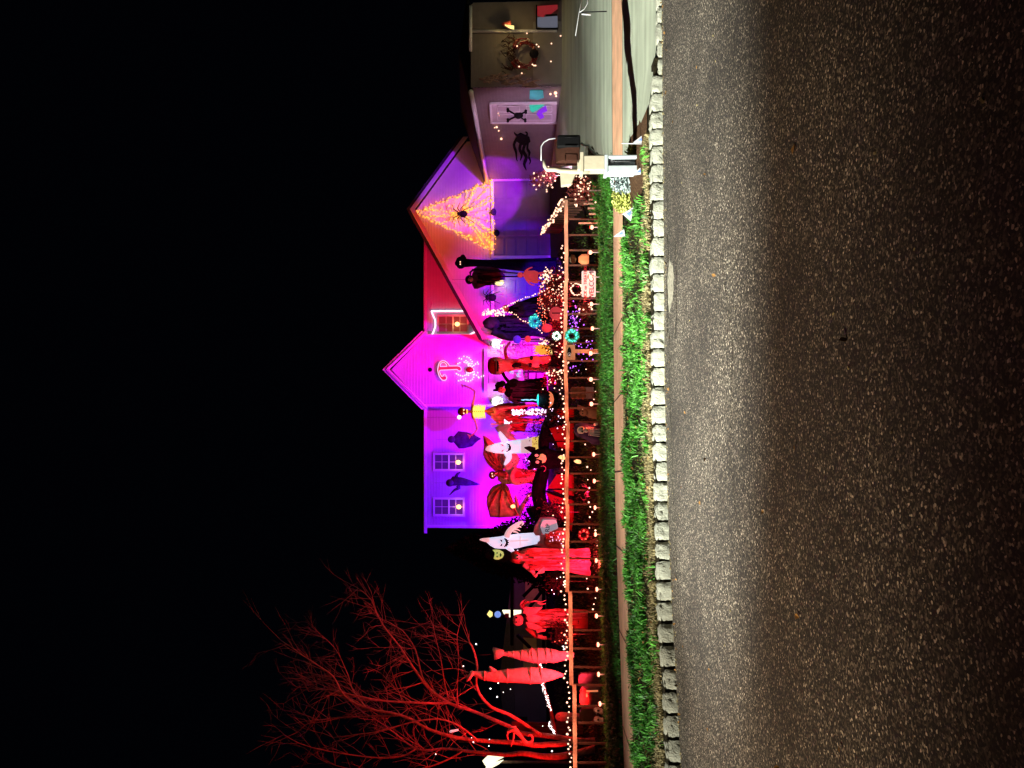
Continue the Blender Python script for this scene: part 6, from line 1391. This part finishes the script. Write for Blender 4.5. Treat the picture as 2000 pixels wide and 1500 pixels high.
# red small-bulb hedge
t = thing('bulb_hedge', 'dense red bulb covered hedge above the rail beside the garage doors', 'hedge', P(1100, 575, 21.3))
part(t, 'foliage', 'leaf_red', lambda b: (leaves(b, P(1084, 572, 21.4), 1, 2600, .045, (.72, .5, .5)), leaves(b, P(1092, 640, 21.2), 1, 1400, .04, (.6, .4, .3))), False)
bulbset(t, 'bulb_warm', lambda b: [b.ball(P(random.uniform(1052, 1100), random.gauss(572, 20), 21), random.uniform(.010, .020), 6) for _ in range(70)])
bulbset(t, 'bulb_red', lambda b: [b.ball(P(random.uniform(1050, 1100), random.gauss(590, 26), 21), random.uniform(.010, .020), 6) for _ in range(100)])
point('hedge_glow', P(1070, 580, 20.6), (1, .1, .15), 9, .2); point('hedge_glow', P(1080, 640, 20.4), (1, .12, .15), 6, .2)
# purple bulb bushes behind the fence
for (v, y, n, lab) in ((1120, 622, 60, 'purple bulb bush behind the fence between green wreath and welcome sign'), (1140, 684, 34, 'purple bulb bush behind the post of the eye sign'), (1128, 718, 12, 'sparse purple bulb sprig between the eye sign and the dark lawn')):
    c = P(v, y, 19.2); t = thing('purple_bush', lab, 'light decoration', (c.x, 19.2, G(c.x, 19.2)), 'purple bulb bushes')
    bulbset(t, 'bulb_purple', lambda b: [b.ball(P(v+random.gauss(0, 10), y+random.gauss(0, 11), 19.2), random.uniform(.012, .024), 6) for _ in range(n)])
    part(t, 'foliage', 'leaf_dark', lambda b: leaves(b, c, .28, 300, .04), False)
t = thing('light_arc', 'arc of warm bulbs crossing the rail between eye sign and cauldron', 'string light', P(1090, 730, 19.5))
bulbset(t, 'bulb_warm', lambda b: [b.ball(P(v+random.gauss(0, 1.2), y+random.gauss(0, 1.2), 19.4), random.uniform(.014, .028), 6) for v, y in along([(1066, 730), (1080, 726), (1094, 725), (1110, 724)], 3)+along([(1072, 734), (1090, 733)], 6)+[(1125, 727), (1137, 730), (1150, 738), (1145, 722), (1106, 709), (1112, 708), (1076, 745), (1060, 760), (1072, 752)]])
part(t, 'cord', 'dark', lambda b: b.tube([P(v, y, 19.42) for v, y in ((1066, 730), (1080, 726), (1094, 725), (1110, 724), (1150, 738))], .004, 4))
t = thing('light_tuft', 'warm white bulb tuft above the amber hand lantern', 'light decoration', P(1064, 668, 21.8))
bulbset(t, 'bulb_warm', lambda b: [b.ball(P(1062+random.gauss(0, 4.5), 667+random.gauss(0, 4), 21.8), random.uniform(.014, .026), 6) for _ in range(26)])
part(t, 'stem', 'bark', lambda b: b.tube([P(1062, 667, 21.85), P(1108, 668, 21.85)], .015, 5))

for k, (v, y, d, r, nb, bm_, lab) in enumerate((
  (1078, 598, 20.9, .30, 14, 'bulb_warm', 'dark leafy bush with warm bulbs beneath the black dress form'),
  (1070, 622, 22.0, .28, 18, 'bulb_red', 'dark bush with red bulbs below the teal wreath'),
  (1086, 676, 20.8, .30, 10, 'bulb_warm', 'dark bush with few bulbs under the amber hand lantern'),
  (1088, 738, 21.4, .34, 12, 'bulb_warm', 'dark brush around the pale ring eye ornament'),
  (1080, 812, 22.0, .36, 12, 'bulb_pink', 'dark brush with pink bulbs at the foot of the tall skeleton'),
  (1062, 842, 23.4, .42, 8, 'bulb_pink', 'dark ragged brush under the salmon wing banner'),
  (1040, 905, 23.9, .34, 8, 'bulb_pink', 'dark ragged brush between smiling ghost and dragon tail'),
  (1050, 968, 23.2, .46, 10, 'bulb_warm', 'dark ragged brush under the dragon wing'),
  (1080, 1000, 21.6, .34, 6, 'bulb_warm', 'dark brush before the RIP tombstone'),
  (1090, 1135, 20.4, .30, 8, 'bulb_white', 'dark brush between the red robed reaper and jester'),
  (1100, 1238, 19.6, .30, 10, 'bulb_red', 'dark brush between jester and shorter mummy'),
  (1092, 560, 20.6, .26, 16, 'bulb_warm', 'dark bulb dotted bush right below the coach lamp'))):
    p = P(v, y, d); zg = G(p.x, d); t = thing('brush', lab, 'shrub', (p.x, d, zg))
    def lv(b):
        for _ in range(520):
            u = Vector((random.gauss(0, .45), random.gauss(0, .35), random.gauss(0, .5)))*r; q = p+u; a = Vector((random.gauss(0, .5), random.gauss(0, .5), random.gauss(.6, .5))).normalized()*random.uniform(.03, .12); w_ = a.orthogonal().normalized()*.018
            b.add([q, q+a*.5+w_, q+a, q+a*.5-w_], [(0, 1, 2, 3)])
    part(t, 'foliage', 'leaf_brush', lv, False)
    for _ in range(3): e_ = p+Vector((random.gauss(0, .4)*r, 0, r*.6)); part(t, 'stem', 'bark', lambda b: b.tube([(p.x, d, zg-.03), p, e_], [.014, .01, .004], 5))
    bulbset(t, bm_, lambda b: [b.ball(p+Vector((random.gauss(0, .5)*r, random.gauss(0, .2)*r-.12, random.gauss(0, .5)*r)), random.uniform(.010, .022), 6) for _ in range(nb)])
# ------------------------------------------------------------------ reapers before the garage
t = thing('tall_reaper', 'tall thin black reaper with tiny orange eyes before the garage gable', 'figure', P(1085, 514, 25))
part(t, 'cloak', 'black_cloth', lambda b: stack(b, [(908, 505, 522), (918, 506, 521), (940, 507, 520), (960, 508, 521), (975, 508, 524), (1000, 508, 526), (1040, 508, 530), (1085, 506, 532)], 25, .6, 6, .2, 32, .05))
hd = part(t, 'head', 'black_cloth', lambda b: (b.ball(P(900, 513, 25), .19, 14, (1, 1, .95), .12), b.ball(P(904, 504, 25), .11, 10, (1, 1, 1), .15)))
[part(hd, 'eye', 'eye_glow', lambda b: b.ball(P(899, yy, 24.8), .022, 8)) for yy in (511.5, 516)]
part(t, 'scythe', 'dark', lambda b: (b.tube([P(925, 526, 24.9), P(1085, 540, 24.9)], .02, 6), b.tube([P(v, y, 24.9) for v, y in ((925, 526), (918, 532), (920, 545))], [.03, .03, .01], 6)))
t = thing('hooded_ghoul', 'wide shouldered black hooded ghoul with violet face near the coach lamp', 'figure', P(985, 542, 26))
part(t, 'cloak', 'purple_cloth', lambda b: stack(b, [(922, 536, 556), (926, 524, 564), (932, 521, 564), (945, 521, 559), (960, 521, 553), (975, 527, 548), (986, 538, 546)], 26, .5, 7, .12, 36))
rags(t, 'black_cloth', 930, 988, 524, 560, 26, 26, 4, .55)
hd = part(t, 'hood', 'black_cloth', lambda b: b.ball(P(917, 546, 26), .16, 14, (1, 1, .95)))
part(hd, 'face', 'ghost_redlit' if False else 'pink_cloth', lambda b: b.ball(P(919, 546, 25.88), .095, 12, (.8, .7, 1.1)))
[part(hd, 'eye', 'dark', lambda b: b.ball(P(917, yy, 25.8), .022, 8)) for yy in (544, 549)]
part(t, 'wire', 'dark', lambda b: b.tube([P(908, 546, 26), P(880, 546, 27.8)], .006, 4))
part(t, 'pole', 'dark', lambda b: b.tube([P(975, 540, 26.1), P(1080, 540, 26.1)], .025, 6))
t = thing('red_doll', 'small glowing red skeleton doll with round head before the blue garage door', 'figure', P(1054, 541, 22.4))
part(t, 'torso', 'orn_red', lambda b: stack(b, [(1022, 534, 540), (1026, 528, 546), (1034, 529, 550), (1044, 529, 553), (1051, 532, 553)], 22.4, .5, 5, .08))
part(t, 'head', 'orn_red', lambda b: pxball(b, 1016, 537, 5.5, 22.4))
part(t, 'leg', 'orn_red', lambda b: limb(b, [(1048, 535, 2), (1064, 532, 1.6), (1078, 533, 1.2)], 22.4)); part(t, 'leg', 'orn_red', lambda b: limb(b, [(1048, 547, 2), (1064, 550, 1.6), (1078, 548, 1.2)], 22.4))
part(t, 'arm', 'orn_red', lambda b: limb(b, [(1026, 530, 1.8), (1032, 525, 1.5), (1040, 522, 1)], 22.4)); part(t, 'arm', 'orn_red', lambda b: limb(b, [(1028, 547, 1.8), (1036, 555, 1.5), (1044, 557, 1)], 22.4))
t = thing('bulb_tuft', 'tuft of white bulbs above the rail below the red doll', 'light decoration', P(1075, 532, 20.6))
bulbset(t, 'bulb_warm', lambda b: [b.ball(P(1066+random.gauss(0, 6), 536+random.gauss(0, 8), 20.6), random.uniform(.014, .026), 6) for _ in range(40)])
part(t, 'stem', 'bark', lambda b: b.tube([P(1066, 536, 20.65), P(1106, 536, 20.65)], .015, 5))
t = thing('orange_ghoul', 'orange and red lit crouching ghoul behind the fence before the garage', 'figure', P(1155, 507, 19.0))
part(t, 'body', 'pumpkin_glow', lambda b: stack(b, [(1130, 502, 512), (1136, 497, 516), (1144, 497, 516), (1150, 499, 514)], 19, .5, 6, .15))
part(t, 'head', 'tan_wall', lambda b: puff(b, [(1112, 503), (1116, 497), (1122, 498), (1126, 506), (1124, 513), (1118, 515), (1113, 511)], 18.95, .14))
part(t, 'robe', 'black_cloth', lambda b: stack(b, [(1108, 503, 511), (1116, 494, 519), (1135, 493, 519), (1168, 492, 520)], 19.2, .5, 6, .1))

# reaper skull groundbreaker at the fence
t = thing('skull_reaper', 'hooded grim reaper with pale skull and bony hands low against the fence', 'figure', P(1178, 845, 18.0))
part(t, 'hood', 'purple_cloth', lambda b: stack(b, [(1121, 834, 842), (1125, 828, 850), (1133, 826, 854), (1145, 827, 858), (1156, 830, 866), (1176, 830, 868)], 18.05, .5, 6, .1))
sk = part(t, 'skull', 'bone', lambda b: (b.ball(P(1135, 840, 17.9), .092, 18, (.95, .95, 1)), b.ball(P(1145, 840, 17.88), .062, 14, (.95, .9, .95))))
[part(sk, 'eye_socket', 'dark', lambda b: b.ball(P(1137, yy, 17.822), .022, 10)) for yy in (836.5, 843)]
part(sk, 'nose', 'dark', lambda b: b.ball(P(1141, 840, 17.81), .011, 8))
[part(sk, 'tooth', 'dark', lambda b: b.tube([P(1146, 837.5+k*1.1, 17.815), P(1149, 837.5+k*1.1, 17.822)], .0035, 4)) for k in range(5)]
part(t, 'hand', 'bone', lambda b: [limb(b, [(1152, 838+k*2.6, 1.2), (1162, 839+k*3, .95), (1172, 838+k*3.6, .7)], 17.85, 6) for k in range(5)])
part(t, 'hand', 'bone', lambda b: [limb(b, [(1160, 828+k*1.5, 1), (1168, 826+k*1.6, .8)], 17.9, 6) for k in range(3)])
part(t, 'rib_cage', 'pink_cloth', lambda b: [limb(b, [(1150+k*3, 834, .9), (1151+k*3, 842, 1.2), (1150+k*3, 851, .9)], 17.9, 6) for k in range(4)])
t = thing('ghoul_bust', 'dim brown ghoul bust behind the pickets next to the skull reaper', 'figure', P(1160, 806, 18.9))
part(t, 'bust', 'tan_wall', lambda b: (b.ball(P(1140, 806, 18.9), .1, 12, (.9, .8, 1.1)), stack(b, [(1128, 790, 800), (1150, 798, 816), (1170, 796, 820)], 18.95, .5)))
[part(t, 'eye', 'dark', lambda b: b.ball(P(1138, yy, 18.82), .016, 8)) for yy in (803, 808)]
t = thing('stone_figures', 'dim brown carved stone block behind the fence right of the bat wing', 'ornament', P(1170, 770, 19.4))
part(t, 'block', 'tan_wall', lambda b: [b.ball(P(1120+9*i, 762+11*j, 19.4), .09, 10, (1, .7, .9), .12) for i in range(3) for j in range(2)])
part(t, 'plinth', 'stone_grey', lambda b: b.box((P(1, 767, 19.4).x, 19.5, .55), (.3, .2, .5)), False)

# white shepherd hook with bird feeder at the driveway top
t = thing('plant_hanger', 'thin white wire hoop hanger standing beside the driveway at the photo edge', 'garden hook', P(1160, 20, 14.6))
part(t, 'wire', 'white_plastic', lambda b: (b.tube([P(v, y, 14.6) for v, y in ((1171, 70), (1124, 70)) if False] or [P(1124, 70, 14.6), P(1131, 25, 14.6), P(1137, -5, 14.6)], .006, 5), b.tube([P(v, y, 14.6) for v, y in ((1132, 24), (1141, 18), (1147, 8), (1148, -6))], .008, 5)))
part(t, 'white_bar', 'white_plastic', lambda b: b.tube([P(1136, 27.5, 14.6), P(1154, 29, 14.6)], .014, 6))
part(t, 'stand', 'dark', lambda b: b.tube([P(1133, 24, 14.62), P(1185, 22, 14.62)], .012, 5))
